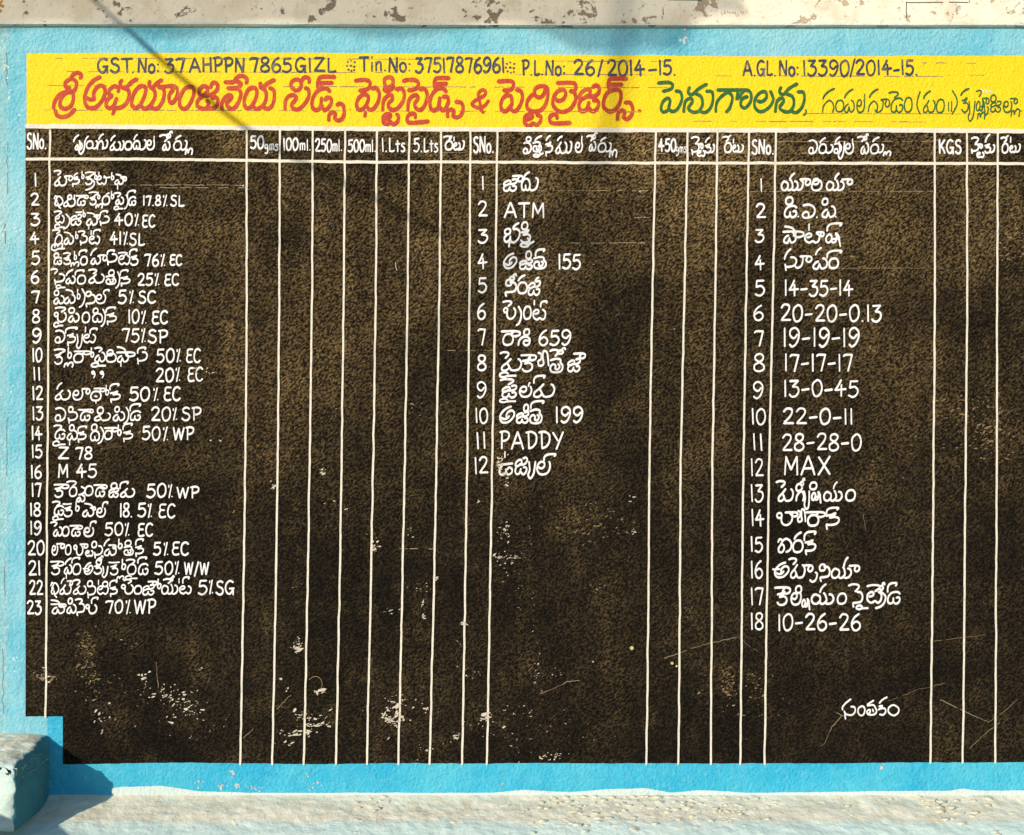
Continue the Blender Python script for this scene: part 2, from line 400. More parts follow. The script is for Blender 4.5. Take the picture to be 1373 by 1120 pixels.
# black panel with the notch over the corner block
v, f = [], []
XS = [34.5 + 5 * i for i in range(10)] + [84.4, 84.6] + [88 + 5.8 * i for i in range(223)]
nx = len(XS) - 1
for i, x in enumerate(XS):
    xt = x
    top = 168 + (x - 35) * .004
    bot = (960.5 + 1.0 * noise.noise(Vector((x * .1, 1, 1)))) if x < 84.5 else 1023.5 + 2.2 * noise.noise(Vector((x * .006, 1, 0))) + .8 * noise.noise(Vector((x * .08, 2, 0))) - max(0, x - 1000) * .004
    v += [P(xt, top, .0018), P(xt, bot, .0018)]
for i in range(nx): f.append((2 * i, 2 * i + 1, 2 * i + 3, 2 * i + 2))
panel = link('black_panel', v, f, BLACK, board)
header = sheet('header_band', [(36, 72), (380, 71), (700, 73.5), (1000, 76), (1377, 75)], [(36, 170), (330, 172), (700, 175), (1377, 177)], (36, 1377), .0021, YELLOW, board, .8, 11)

# rulings
def ruling(name, pts, w, lab=None, base=.0034):
    p = Paint(base); q = []
    for (a, b) in zip(pts, pts[1:]):
        a, b = Vector(a), Vector(b); n = max(2, int((b - a).length / 9))
        for k in range(n): q.append(a + (b - a) * k / n)
    q.append(Vector(pts[-1])); vert = abs(pts[-1][1] - pts[0][1]) > 100
    for i, u in enumerate(q):
        g = .45 * noise.noise(Vector((u.x * .7, u.y * .035, 8))) + .25 * noise.noise(Vector((u.x * .09, u.y * .15, 2)))
        if vert: u.x += g * 1.6
        else: u.y += g * 1.6
    p.stroke(q, w); return p.obj(name, LINE, panel, lab)
ruling('row_line', [(36, 169.6), (330, 171.8), (480, 173.4), (700, 174.2), (980, 175.3), (1160, 174.8), (1377, 176.4)], 5.0, 'thick cream line under the yellow header')
ruling('row_line', [(36, 213.6), (200, 214.0), (330, 215.6), (480, 217.8), (620, 217.6), (840, 219), (1100, 219.2), (1377, 220)], 3.2, 'cream line under the column headings', .0036)
VL = [[(67.6, 175), (66.3, 300), (65.0, 520), (63.5, 700), (61.8, 962)],
 [(330.9, 175), (331.3, 400), (329.6, 600), (327, 780), (322.3, 1025)], [(375.6, 175), (374.6, 420), (373, 600), (369.5, 820), (365.3, 1025)],
 [(419.6, 175), (418.7, 400), (415.8, 600), (412.5, 800), (407.5, 1025)], [(463.1, 175), (461, 400), (458.6, 600), (455, 820), (450.5, 1025)],
 [(505.6, 175), (504, 400), (500.5, 620), (496.5, 830), (492, 1025)], [(549, 175), (546.4, 420), (542.8, 620), (538.8, 830), (534.2, 1025)],
 [(591.8, 175), (588.7, 420), (585.2, 620), (581, 830), (576, 1025)], [(630.8, 175), (629.5, 400), (626.4, 620), (622.8, 850), (619.4, 1025)],
 [(666.7, 175), (664.2, 400), (660, 620), (656.2, 850), (652.8, 1025)], [(879.2, 175), (874.6, 400), (870.6, 620), (868.6, 850), (866.5, 1025)],
 [(921.9, 175), (917.6, 400), (912.4, 620), (911, 850), (909.5, 1025)], [(961.7, 175), (958.8, 400), (955, 620), (954, 850), (952.9, 1025)],
 [(1004.2, 175), (999.8, 420), (996.4, 620), (994, 850), (992.4, 1025)], [(1040.1, 175), (1037, 350), (1031.4, 600), (1027.2, 850), (1025, 1025)],
 [(1252.7, 175), (1253, 400), (1251, 640), (1249, 850), (1247, 1023)], [(1295.9, 175), (1296.4, 400), (1294, 640), (1292, 850), (1290.4, 1023)],
 [(1337.2, 175), (1336.5, 400), (1335.8, 640), (1334.8, 850), (1333.7, 1023)]]
for i, l in enumerate(VL): ruling('column_line', l, 3.1, None, .0038 + i * .00001)

# faint setting-out lines left by the sign painter
for y, xs in ((80, (75, 640)), (98, (90, 560)), (116.5, (62, 210)), (149.5, (58, 870)), (82, (700, 905)), (100, (690, 880)), (101, (960, 1240)), (83, (1235, 1300)), (99, (1270, 1310)), (151, (1080, 1320)), (162, (930, 1230)), (117, (380, 900))):
    g = Paint(.00235); x = xs[0]
    while x < xs[1]:
        L_ = random.uniform(4, 26)
        g.stroke([Vector((x + t * L_ / 3, y + (x - 600) * .003 + random.uniform(-.3, .3))) for t in range(4)], random.uniform(.5, 1.1)); x += L_ + random.choice((1, 2, 4, 12, 26))
    g.obj('guide_line', GUIDE_Y, header)['kind'] = 'stuff'
for y, xs in ((248.5, (70, 328)), (252, (215, 330)), (257, (1042, 1250)), (257, (1006, 1036)), (205, (545, 620)), (203, (700, 840)), (206, (862, 1100)), (360, (1110, 1250)), (248, (640, 664)), (256, (725, 860)), (326, (745, 866)), (736, (535, 575)), (748, (664, 700)), (292, (850, 866)), (470, (600, 660)), (190, (1040, 1250))):
    g = Paint(.0024); x = xs[0]
    while x < xs[1]:
        L_ = random.uniform(4, 22)
        g.stroke([Vector((x + t * L_ / 3, y + random.uniform(-.4, .4))) for t in range(4)], random.uniform(.4, .9)); x += L_ + random.choice((1, 3, 6, 14))
    g.obj('guide_line', GUIDE_B, panel)['kind'] = 'stuff'

# ---- lettering, one object per word group
def TL(name, mat, w, ox, oy, sc, txt, label=None, base=.0042, dots=()):
    p = Paint(base)
    for st in parse(txt, ox, oy, sc, 5.2 if mat is WHITE else 0): p.stroke(st, w)
    for (x, y, r) in dots: p.dot(ox + x / sc, oy + y / sc, r)
    return p.obj(name, mat, header if name in ('title_word', 'place_name', 'faded_mark') else panel, label)
YB = .0028
RW = 5.2

# Telugu letters as single brush strokes in a unit box (y down, 0 = top of the round body, 1 = base line)
OV = '.55 .0 .22 .1 .0 .5 .12 .92 .5 1 .86 .85 1 .45 .85 .08 .55 .0'
T = {
'0': OV, 'ra': OV,
'pa': '.40 .30 .2 .42 .02 .76 .08 .98 .32 1 .47 .52; .47 .52 .56 .92 .7 1 .94 .8 1 .4 .88 .06 .72 .0',
'ya': '.34 .25 .16 .15 .02 .5 .06 .9 .22 1 .38 .75 .40 .4 .34 .25; .36 .75 .42 .97 .54 .98 .68 .7 .66 .3 .58 .0; .62 .9 .72 1 .9 .9 1 .55 .94 .2 .82 .12',
'ma': '.48 .0 .28 .34 .04 .66 .02 .95 .22 1 .38 .74 .28 .38; .36 .58 .36 .58 .47 .94 .65 1 .89 .86 1 .42 .93 .10 .84 .02',
'va': '.06 .08 .45 .0 .84 .14 1 .46 .84 .84 .5 1 .12 1 .0 .80 .18 .58 .44 .60 .50 .86 .42 1',
'na': '.0 .22 .45 .14 .74 .0 .6 .2 .28 .38 .70 .32 1 .46 .94 .76 .62 .94 .06 .98; .08 .9 .04 1.0 .10 1.34',
'ka': '.04 .2 .5 .12 .82 .0 .62 .2 .26 .40 .70 .34 1 .52 .92 .84 .56 1 .18 .97 .0 .80',
'nb': '.42 .0 .84 .08 1 .45 .85 .84 .4 .95 .02 1 .08 1.34',
'sa': '.50 .02 .82 .06 1 .4 .82 .82 .4 .97 .08 .95 .0 .7; .04 .92 .08 1.34',
'ta': '.0 .14 .5 .02 .82 .1 .8 .3; .80 .28 1 .55 .88 .9 .5 1 .1 .94 .0 .65 .2 .42 .42 .5 .40 .74; .40 .74 .6 .8 .76 .56 .62 .4',
'da': '.56 .0 .24 .12 .0 .5 .06 .9 .28 1 .48 .84 .48 .56; .48 .84 .64 1 .9 .9 1 .5 .86 .12 .56 .0',
'Da': '1 .16 .84 .0 .5 .0 .2 .16 .02 .5 .02 .86 .2 1 .42 .88 .46 .5; .46 .82 .62 1 .86 .94 1 .66 .9 .44 .72 .5',
'Ta': '.80 .0 1 .25 .96 .76 .76 1 .54 .84 .3 1 .04 .78 .02 .3 .26 .02 .46 .12 .38 .36 .14 .44',
'la': '.92 .0 1 .38 .84 .84 .5 1 .18 .94 .0 .62 .06 .24 .3 .02 .54 .1 .54 .38 .32 .54 .08 .42',
'ba': '.32 .28 .26 .04 .08 .04 .0 .26 .14 .44 .32 .28; .30 .30 .30 .72 .44 .98 .7 1 .94 .74 1 .3 .84 .0',
'bha': '.34 .42 .40 .12 .26 .0 .06 .12 .06 .36 .3 .42; .2 .42 .0 .7 .1 .98 .32 .86 .4 .56; .38 .7 .46 .98 .7 .98 .94 .66 1 .24 .8 .02 .6 .06; .34 1 .3 1.36',
'ga': '.0 1 .06 .55 .3 .2 .62 .0 .9 .22 .98 .6 .86 1',
'ca': '.0 1 .08 .5 .36 .14 .76 .1 1 .42 .92 .86 .66 1 .46 .78 .56 .5 .86 .5',
'Sa': '.40 .35 .26 .2 .04 .5 .04 .88 .22 1 .40 .7 .40 .35; .38 .7 .46 .98 .66 .92 .76 .5 .7 .08; .74 .1 .9 .4 .94 .8 1 1.34; .5 .66 .94 .6',
'ja': '.54 .38 .52 .16 .32 .14 .07 .3 .03 .48 .23 .5 .46 .37; .42 .42 .74 .40 .96 .26 1 .06 .84 .0 .67 .06; .13 .51 .0 .77 .12 .98 .36 .93 .48 .65; .46 .83 .67 1 .88 .9 .97 .7 .88 .57 .7 .59',
'a': '.77 .0 .43 .12 .18 .32 .02 .55 .01 .76 .14 .95 .34 1 .62 .94 .86 .75 1 .53 .97 .33 .79 .25 .59 .33 .45 .52 .48 .74; .08 .68 .3 .78 .52 .72 .64 .58',
'i_': '.0 .3 .16 .0 .32 .2 .12 .5 .34 .5 .08 .74 .16 .98 .4 .96 .4 .7; .26 .12 .6 .06 .9 .3 1 .62 .8 .9 .56 1.0 .5 1.1 .74 1.3',
'ai_': '.02 .26 .14 .02 .32 .14 .24 .4 .06 .7 .08 .98 .3 1 .46 .74 .4 .46 .24 .42; .36 .16 .58 .0 .84 .1 1 .4 .9 .8 .6 1',
'u_': '.0 .25 .4 .2 1 .12; .24 .3 .06 .6 .1 .94 .36 1 .52 .8 .52 .56; .52 .8 .7 1 .94 .84 .96 .56 .76 .44 .62 .6',
'tha': OV + '; .4 .52 .6 .58; .5 1 .5 1.3',
'tk': '1 .0 .5 .28 .12 .68 .0 1', 'v': '/.5 .0 .4 1',
'E': '.0 .2 .4 .0 .9 .08 1 .4 .6 1', 'F': '.0 .1 .5 .22 .86 .5 1 1',
'A': '.0 .12 .7 .06 1 .25 .98 .75 .72 1 .52 .7 .64 .25', 'bar': '.0 .4 .5 .5 1 .3',
'i': OV, 'I': '.2 .5 .0 .7 .15 1 .5 1 .7 .75 .55 .45 .2 .5; .55 .45 .65 .1 .9 .0 1 .3',
'o': '.30 .0 .30 .46 .74 .5 .95 .72 .62 1 .2 .9 .26 .58 .5 .5', 'O': '.0 .1 .3 .2 .25 .55 .0 .7 .1 1 .5 .9 .45 .5; .45 .5 .5 .0 .85 .1 1 1',
'x': '.0 1 .04 .4 .35 .04 1 .0 .9 .3', 'u': '.0 .8 .3 1 .8 .8 1 .2 .75 .0',
'r': '.45 .0 1 .3 .9 .66 .5 .9 .0 1', 'l': '.0 1 .08 .4 .3 .2 .4 .75 .45 .4 .75 .0 1 .25 .9 1', 'y': '.2 .0 .3 .5 .1 .8 .4 1 .8 .7 1 .0',
'ai': '.5 .3 .3 .0 .02 .3 .0 .8 .25 1 .5 .75 1 .7', 'h': '.0 .0 .25 .35 .1 .8 .5 1 .9 .8 1 .0', '.': '/.4 .4 .6 .6', '(': '.9 .0 .2 .4 .2 .7 .9 1', ')': '.1 .0 .8 .3 .9 .6 .1 1',
'R': '.5 .0 .62 .5 .5 .9 .2 1 .0 .8 .2 .6 .55 .7 .9 .4',
}
def W(name, mat, w, reg, spec, label=None, base=.0044):
    ox, oy, sc = reg; p = Paint(base)
    for it in spec.split(','):
        q = it.split()
        if not q: continue
        x0, y0, x1, y1 = (float(z) for z in q[1:5]); j = (random.uniform(-.03, .03), random.uniform(-.03, .03))
        ww = w * (.86 if min(x1 - x0, y1 - y0) / sc < 5 else 1) * (1.25 if q[0] == 'tk' and mat is GREEN else 1)
        for st in T[q[0]].split(';'):
            st = st.strip(); poly = st[0] == '/'
            v = [float(z) for z in st.lstrip('/').split()]
            pts = [Vector((ox + (x0 + (v[i] + j[0] * v[i + 1]) * (x1 - x0)) / sc, oy + (y0 + v[i + 1] * (y1 - y0)) / sc)) for i in range(0, len(v) - 1, 2)]
            p.stroke(pts if poly else cat_rom(pts, .9), ww * random.uniform(.93, 1.07))
    return p.obj(name, mat, header if mat is GREEN else panel, label)

TL('title_word', RED, RW, 60, 95, 8.581, '410 95 424 58 390 28 340 40 305 85; 320 90 262 118 236 160 252 200 290 195; 330 100 366 135 362 195 330 240 255 252; 325 250 332 330 300 410 235 442 182 410 188 330 232 268 300 240; 290 250 215 258 150 305 112 375 102 440; 125 455 142 512 200 536 268 520 318 482 345 446', 'red Telugu title word at the left end of the header', YB)
TL('title_word', RED, RW, 60, 95, 8.581, '640 75 562 118 502 190 468 275 462 350 492 418 545 434 605 412 662 345 694 265 688 200 645 172 598 200 566 262 570 330; 478 312 525 335 575 328; 846 250 850 205 805 182 755 215 738 268 775 290; 775 290 722 340 708 400 748 436 798 398 830 318; 812 430 785 505; 890 110 868 155 900 198 950 185 1000 135 1062 100; 915 200 964 232 970 310 930 390 868 430 830 425; 1105 395 1150 290 1165 205 1120 178 1060 215 1012 305 1004 392 1045 432 1100 402; 1100 395 1150 440 1215 405 1268 310 1262 232 1205 175 1210 122; 1235 205 1290 150 1350 108; 1225 425 1290 440 1350 370 1375 290 1368 215 1315 185', None, YB)
TL('title_word', RED, RW, 210, 95, 8.581, '25 195 95 185 200 182 240 225 236 290 205 352 172 375 145 335 152 270 190 225; 400 188 330 208 275 300 266 392 302 440 352 428 402 350 430 268 424 205 400 188; 590 205 545 180 498 215 492 268 530 292 575 255 590 205; 555 292 635 275 690 232 706 180 680 142 640 152 622 200; 530 292 478 345 468 400 512 435 592 438 665 430 706 372 698 322 655 305 640 330; 585 345 600 385 580 425; 790 135 880 133 910 98 950 66 1000 66 1042 102 1032 150; 925 125 975 155 935 203; /820 205 925 205; 935 203 970 262 952 345 912 415 868 442 826 420 808 380 852 328 868 300 838 282 788 312 752 380 755 450; 1105 395 1142 320 1155 240 1120 198 1062 218 1018 300 1010 392 1050 438 1105 402; 1100 395 1145 442 1195 428 1245 372 1262 300 1250 230 1192 185 1198 142; 1222 200 1280 148 1355 108; 1235 428 1292 440 1340 380 1356 290 1345 225 1300 200', None, YB)
TL('title_word', RED, RW, 360, 95, 8.581, '300 232 352 222 378 172 362 118 320 105 272 130 262 182 305 228; 372 150 400 92 440 78 472 105 466 142; 192 452 195 355 232 298 285 285 322 312 300 352 268 392 282 432 325 450 375 428 430 365 465 290 460 222 425 200; 572 205 565 145 590 85 650 72 762 75; /598 150 650 143 735 143; 705 245 682 215 622 208 560 242 518 305 500 375 512 432 552 456 598 420 612 310; 608 400 642 456 692 425 724 368 715 320 670 315 655 345; 695 580 700 512 740 480 772 500 762 542 795 575 845 558 872 490 860 405 820 380 788 400', None, YB, ((940, 450, 1.0),))
TL('title_word', RED, RW, 470, 95, 8.581, '55 118 180 110 224 145 212 200 165 225 105 232; 250 212 292 202 332 262 320 352 270 435 222 450 185 400 205 335 195 290 150 275 100 312 70 380 85 440 130 450 175 405; 172 478 165 532; 440 78 392 105 402 178 450 190 488 150 480 92 440 78; 385 208 412 236 472 215 500 180; 372 462 378 362 418 300 470 282 480 330 438 382 445 430 492 455 560 418 612 330 615 250 580 206 530 220; 530 500 552 532 538 592 490 620 460 590 425 622 382 600 375 542 420 500 462 512 440 550 395 560; 608 128 635 112 740 110 782 150 765 200 720 222 668 228; 660 465 665 370 702 302 760 286 775 322 740 382 752 432 802 455 852 402 882 312 870 235 835 206 800 222; 745 550 742 505 700 496 655 532 660 590 720 602 895 586; 972 200 962 138 988 92 1060 86 1135 88; /985 155 1105 152; 1100 250 1078 216 1010 206 950 260 915 342 922 430 962 460 1008 420 1028 310; 1015 400 1060 460 1102 420 1126 350 1108 302 1065 305; 1118 540 1118 472 1160 450 1190 472 1180 520 1222 540 1272 510 1295 430 1270 370 1212 362', None, YB)
TL('title_word', RED, 4.6, 620, 95, 8.581, '300 345 258 402 185 430 112 392 135 355 195 320 252 288 268 250 240 224 200 240 182 290 202 375 205 435 240 485', 'red ampersand in the title', YB)
TL('title_word', RED, RW, 620, 95, 8.581, '410 128 550 122 588 160 570 212 520 230 472 228; 620 222 672 242 690 322 652 420 602 470 555 438 570 370 558 300 510 286 460 330 442 410 472 470 522 452 555 400; 880 178 962 192 984 262 958 382 900 456 820 472 752 440 742 370 782 302 832 262; 890 182 838 212 832 278 880 310 930 282 952 215; 855 512 900 532 895 590 850 630 812 608 765 640 716 602 722 532 780 502 802 530 765 558 735 562; 1092 145 1258 142 1304 172 1290 232 1240 240; 1282 235 1302 332 1252 430 1170 474 1092 460 1042 392 1048 312 1092 242 1160 222 1188 270 1160 328 1108 350 1062 328; 1090 560 1080 512 1030 512 1002 552 1022 600 1090 610 1240 602', None, YB)
TL('title_word', RED, RW, 730, 95, 8.581, '522 285 520 225 470 222 412 270 402 322 450 322 502 282; 495 300 570 298 620 258 628 200 592 172 552 195; 425 325 395 400 422 465 480 448 512 365; 502 420 552 470 602 440 622 382 602 342 560 348; 742 215 732 152 752 102 800 92 942 95; /762 165 890 160; 800 222 722 260 682 342 682 420 740 470 800 458 852 400 880 302 862 232 800 222; 838 570 848 492 890 460 922 480 912 540 952 560 1002 510 1012 430 980 370 928 372', None, YB, ((1090, 465, 2.6),))
TL('place_name', GREEN, 4.3, 870, 95, 5.72, '70 97 150 92 182 112 168 142 108 160; 205 158 242 168 252 222 222 290 182 315 152 290 162 232 142 212 108 240 92 290 110 320 150 302; 312 128 300 168 330 184 382 140 442 105; 362 180 400 202 410 260 382 310 340 320 302 290 332 240 318 213 278 240 265 320; 385 310 430 322 470 288 490 222 482 165 440 160; 512 320 518 252 552 202 612 160; /525 150 740 150; 600 160 638 202 622 280 592 320; 682 160 672 220 690 202 735 152 778 170 780 232 740 286 704 270 712 220 755 200; 930 158 952 225 912 290 852 316 812 282 812 222 850 172 892 165 900 208 862 240 832 232; 1012 128 1000 165 1030 184 1072 140 1135 102; 1052 180 1100 202 1110 260 1082 310 1040 316 1002 286 1032 236 1018 212 980 240 968 320; 1085 310 1130 322 1172 282 1190 222 1182 168 1140 165', 'bold green Telugu place name in the header', YB)
TL('place_name', GREEN, 2.6, 870, 95, 5.72, '1200 300 1206 320 1185 345', None, YB)

W('place_name', GREEN, 2.1, (1090, 95, 4.852), 'tk 66 118 138 185,ga 60 195 134 272,0 146 194 198 268,tk 204 122 258 180,pa 202 196 266 270,la 284 190 334 272,v 328 152 342 192,tk 368 122 420 176,ga 358 200 418 270,u 400 192 456 272,A 440 184 494 238,E 492 140 552 178,Da 506 182 582 272,0 592 176 642 270,( 672 136 698 284,tk 718 134 762 184,ma 716 194 792 272,0 802 188 852 274,v 872 204 888 264,v 892 200 908 268,) 900 130 938 284', 'thin green Telugu village name at the right of the header', YB)
W('place_name', GREEN, 2.1, (1090, 95, 4.852), 'tk 962 118 1012 162,ka 966 178 1008 270,y 1004 200 1052 330,E 1062 130 1092 170,Sa 1060 184 1118 262,A 1100 178 1142 218,l 1068 270 1116 318,u 1112 236 1138 290,ja 1152 200 1220 270,i 1154 160 1188 204,la 1236 200 1290 272,A 1282 180 1328 216,l 1286 250 1342 300,. 1345 256 1358 270', 'thin green Telugu district name at the right end of the header', YB)
TL('faded_mark', WASH, .8, 1300, 110, 1, '15 10 19 13; 21 11 24 13; 26 12 30 12; 18 14 28 14', None, YB)

# licence numbers
for grp in (
 [('GST', 131, 178, 79, 98), ('.', 177, 179, 79, 98), ('No:', 185, 214, 79, 98), ('37', 221, 248, 79, 98), ('AHPPN', 254, 328, 78, 97), ('7865', 335, 391, 78, 97), ('G1ZL', 396, 450, 78, 97)],
 [('*', 463, 478, 80, 98)],
 [('Tin.', 482, 518, 76, 96), ('No:', 521, 551, 77, 97), ('37517876961', 557, 676, 78, 98)],
 [('*', 676, 692, 82, 100)],
 [('P.L.', 700, 728, 81, 101), ('No:', 731, 758, 81, 101), ('26', 769, 797, 81, 101), ('/', 801, 808, 81, 101), ('2014', 814, 864, 81, 102), ('-', 869, 881, 83, 103), ('15.', 883, 906, 81, 101)],
 [('A.GL.', 996, 1040, 82, 102), ('No:', 1044, 1071, 82, 102), ('13390', 1076, 1138, 81, 102), ('/', 1139, 1146, 81, 102), ('2014', 1147, 1195, 81, 101), ('-', 1197, 1206, 84, 102), ('15.', 1208, 1230, 81, 101)]):
    for (s_, a, b, c, d_) in grp:
        p = Paint(YB); text(p, s_, a, b, c, d_, 3.0 if '*' not in s_ else 2.6)
        if s_ == '*': p.obj('flower_mark', NAVY, header)
        else: p.obj('licence_number', NAVY, header, 'navy lettering reading ' + s_)

WW = 2.25
# column headings
def head(parts, lab=None):
    p = Paint(.0042)
    for (s_, a, b, c, d_, w_) in parts: text(p, s_, a, b, c, d_, w_)
    p.obj('column_heading', WHITE, panel, 'white heading reading ' + (lab or parts[0][0]))
head([('SNo.', 37, 63, 179, 200, 2.5)], 'SNo. at the left')
head([('50', 336, 354, 183, 200, 2.5), ('gms', 355, 373, 189, 202, 1.7)], '50gms')
head([('100', 380, 400, 186, 202, 2.3), ('ml.', 402, 417, 187, 202, 1.8)], '100ml')
head([('250', 423, 445, 187, 204, 2.2), ('ml.', 446, 459, 187, 203, 1.8)], '250ml')
head([('500', 467, 489, 188, 204, 2.2), ('ml.', 490, 504, 188, 204, 1.8)], '500ml')
head([('1.Lts', 512, 543, 186, 204, 2.1)], '1.Lts'); head([('5.Lts', 555, 587, 186, 204, 2.1)], '5.Lts')
head([('SNo.', 635, 662, 184, 205, 2.4)], 'SNo. in the middle')
head([('450', 883, 906, 187, 204, 2.3), ('gms', 906, 920, 193, 205, 1.2)], '450gms')
head([('SNo.', 1008, 1037, 188, 207, 2.5)], 'SNo. on the right'); head([('KGS', 1258, 1288, 188, 206, 2.5)])

def H(reg, spec, w=2.2): W('column_heading', WHITE, w, reg, spec)
HA = (30, 165, 4.577); HB = (540, 165, 4.577); HC = (860, 165, 5.72); HD = (1073, 165, 4.577); HE = (1180, 165, 7.114)
H(HA, 'tk 318 76 348 118,pa 328 125 370 165,y 345 110 388 192,tk 392 84 408 108,ra 396 114 436 158,u 432 112 464 160,tk 472 70 500 105,ga 464 112 500 164,u 494 108 526 158,tk 546 80 572 112,ma 540 118 604 168,u 600 112 626 168,0 632 116 674 166,tk 688 74 708 106,da 684 112 724 162,u 720 106 762 166,la 766 108 812 166,v 806 82 818 108')
H(HA, 'E 845 76 898 116,I 886 54 922 92,pa 864 118 908 168,tk 944 80 976 106,ra 932 114 978 168,u 974 110 1012 168,l 1004 158 1046 196')
H(HB, 'E 252 84 296 112,tk 286 82 302 100,ra 262 114 306 166,v 312 88 320 114,Ta 314 124 352 168,u 346 112 378 166')
H(HB, 'va 740 122 788 188,i 758 88 786 116,tk 812 82 852 112,ta 800 118 850 178,R 800 172 868 210,tk 880 80 906 110,na 878 120 918 184,tk 950 84 978 112,ma 940 120 1006 188,u 1002 116 1036 186,la 1060 122 1102 182,v 1094 82 1104 124')
H(HB, 'E 1130 80 1168 112,I 1160 58 1192 98,pa 1144 118 1184 172,tk 1214 92 1246 116,ra 1200 126 1246 180,u 1242 124 1278 178,l 1268 166 1312 212')
H(HC, 'E 382 110 438 160,sa 384 160 440 226,A 436 160 470 200,Ta 428 214 484 258,tk 490 114 522 152,ka 488 166 530 230,u 524 168 558 228')
H(HC, 'E 620 108 666 146,tk 664 98 684 122,ra 636 156 688 228,v 700 126 710 158,Ta 700 172 744 226,u 738 172 780 226')
H(HD, 'va 50 108 102 188,tk 120 94 152 126,ra 114 132 158 188,u 154 136 198 186,tk 214 88 242 120,va 206 128 250 186,y 228 118 270 222,la 274 128 324 190,v 314 100 324 130')
H(HD, 'E 350 86 392 116,I 386 70 414 104,pa 370 126 416 190,tk 444 90 480 118,ra 430 134 478 190,u 474 134 508 184,l 508 176 552 204')
H(HE, 'E 868 142 932 198,sa 868 205 936 272,A 926 204 968 244,Ta 920 284 984 332,tk 1000 112 1042 188,ka 994 205 1046 288,u 1042 212 1088 284')
H(HE, 'E 1148 142 1200 190,tk 1198 124 1218 150,ra 1160 200 1216 288,v 1236 138 1246 190,Ta 1234 220 1290 284,u 1284 205 1332 280')
# serial numbers
NL = [(47, 49.5, 233, 250), (42, 53, 260, 276), (42, 54, 286, 302), (41, 53, 312, 328), (43, 54, 337, 355), (42, 53, 363, 380), (43, 54, 391, 407), (44, 54, 416, 433), (44, 56, 441, 460),
      (44, 57, 467, 485), (45, 55, 493, 510), (44, 58, 518, 536), (44, 58, 545, 563), (43, 57, 572, 590), (43, 57, 597, 614), (42, 56, 624, 641), (43, 56, 648, 666), (41, 55, 675, 692), (41, 56, 699, 717), (38, 60, 725, 744), (39, 55, 752, 771), (40, 58, 778, 797), (37, 56, 805, 823)]
NM = [(646, 649, 237, 255), (641, 653, 270, 290), (641, 654, 308, 326), (641, 653, 341, 361), (641, 652.5, 373, 393), (640, 651, 407, 428), (641, 651, 441, 463), (640, 652, 477, 497), (639, 652, 512, 533), (637, 654, 547, 567), (638, 652, 580, 602), (636, 654, 613, 635)]
NR = [(1019, 1022, 240, 257), (1013, 1026, 274, 293), (1012, 1024, 308, 325), (1012, 1024.5, 343, 362), (1012, 1025, 376, 397), (1010, 1023, 410, 430), (1011, 1023.5, 443, 464), (1010, 1025, 475, 498), (1009, 1023, 512, 534), (1007, 1026, 548, 569), (1008, 1023, 582, 604), (1006, 1023, 615, 638), (1006, 1023, 650, 673), (1007, 1024, 683, 705), (1006, 1022, 720, 740), (1006, 1022, 752, 775), (1006, 1023, 788, 811), (1006, 1023, 822, 844)]
for where, NN in (('left', NL), ('middle', NM), ('right', NR)):
    for i, (a, b, c, d_) in enumerate(NN):
        p = Paint(.0042); text(p, str(i + 1), a, b, c, d_, WW); p.obj('serial_number', WHITE, panel, 'serial number %d in the %s list' % (i + 1, where))

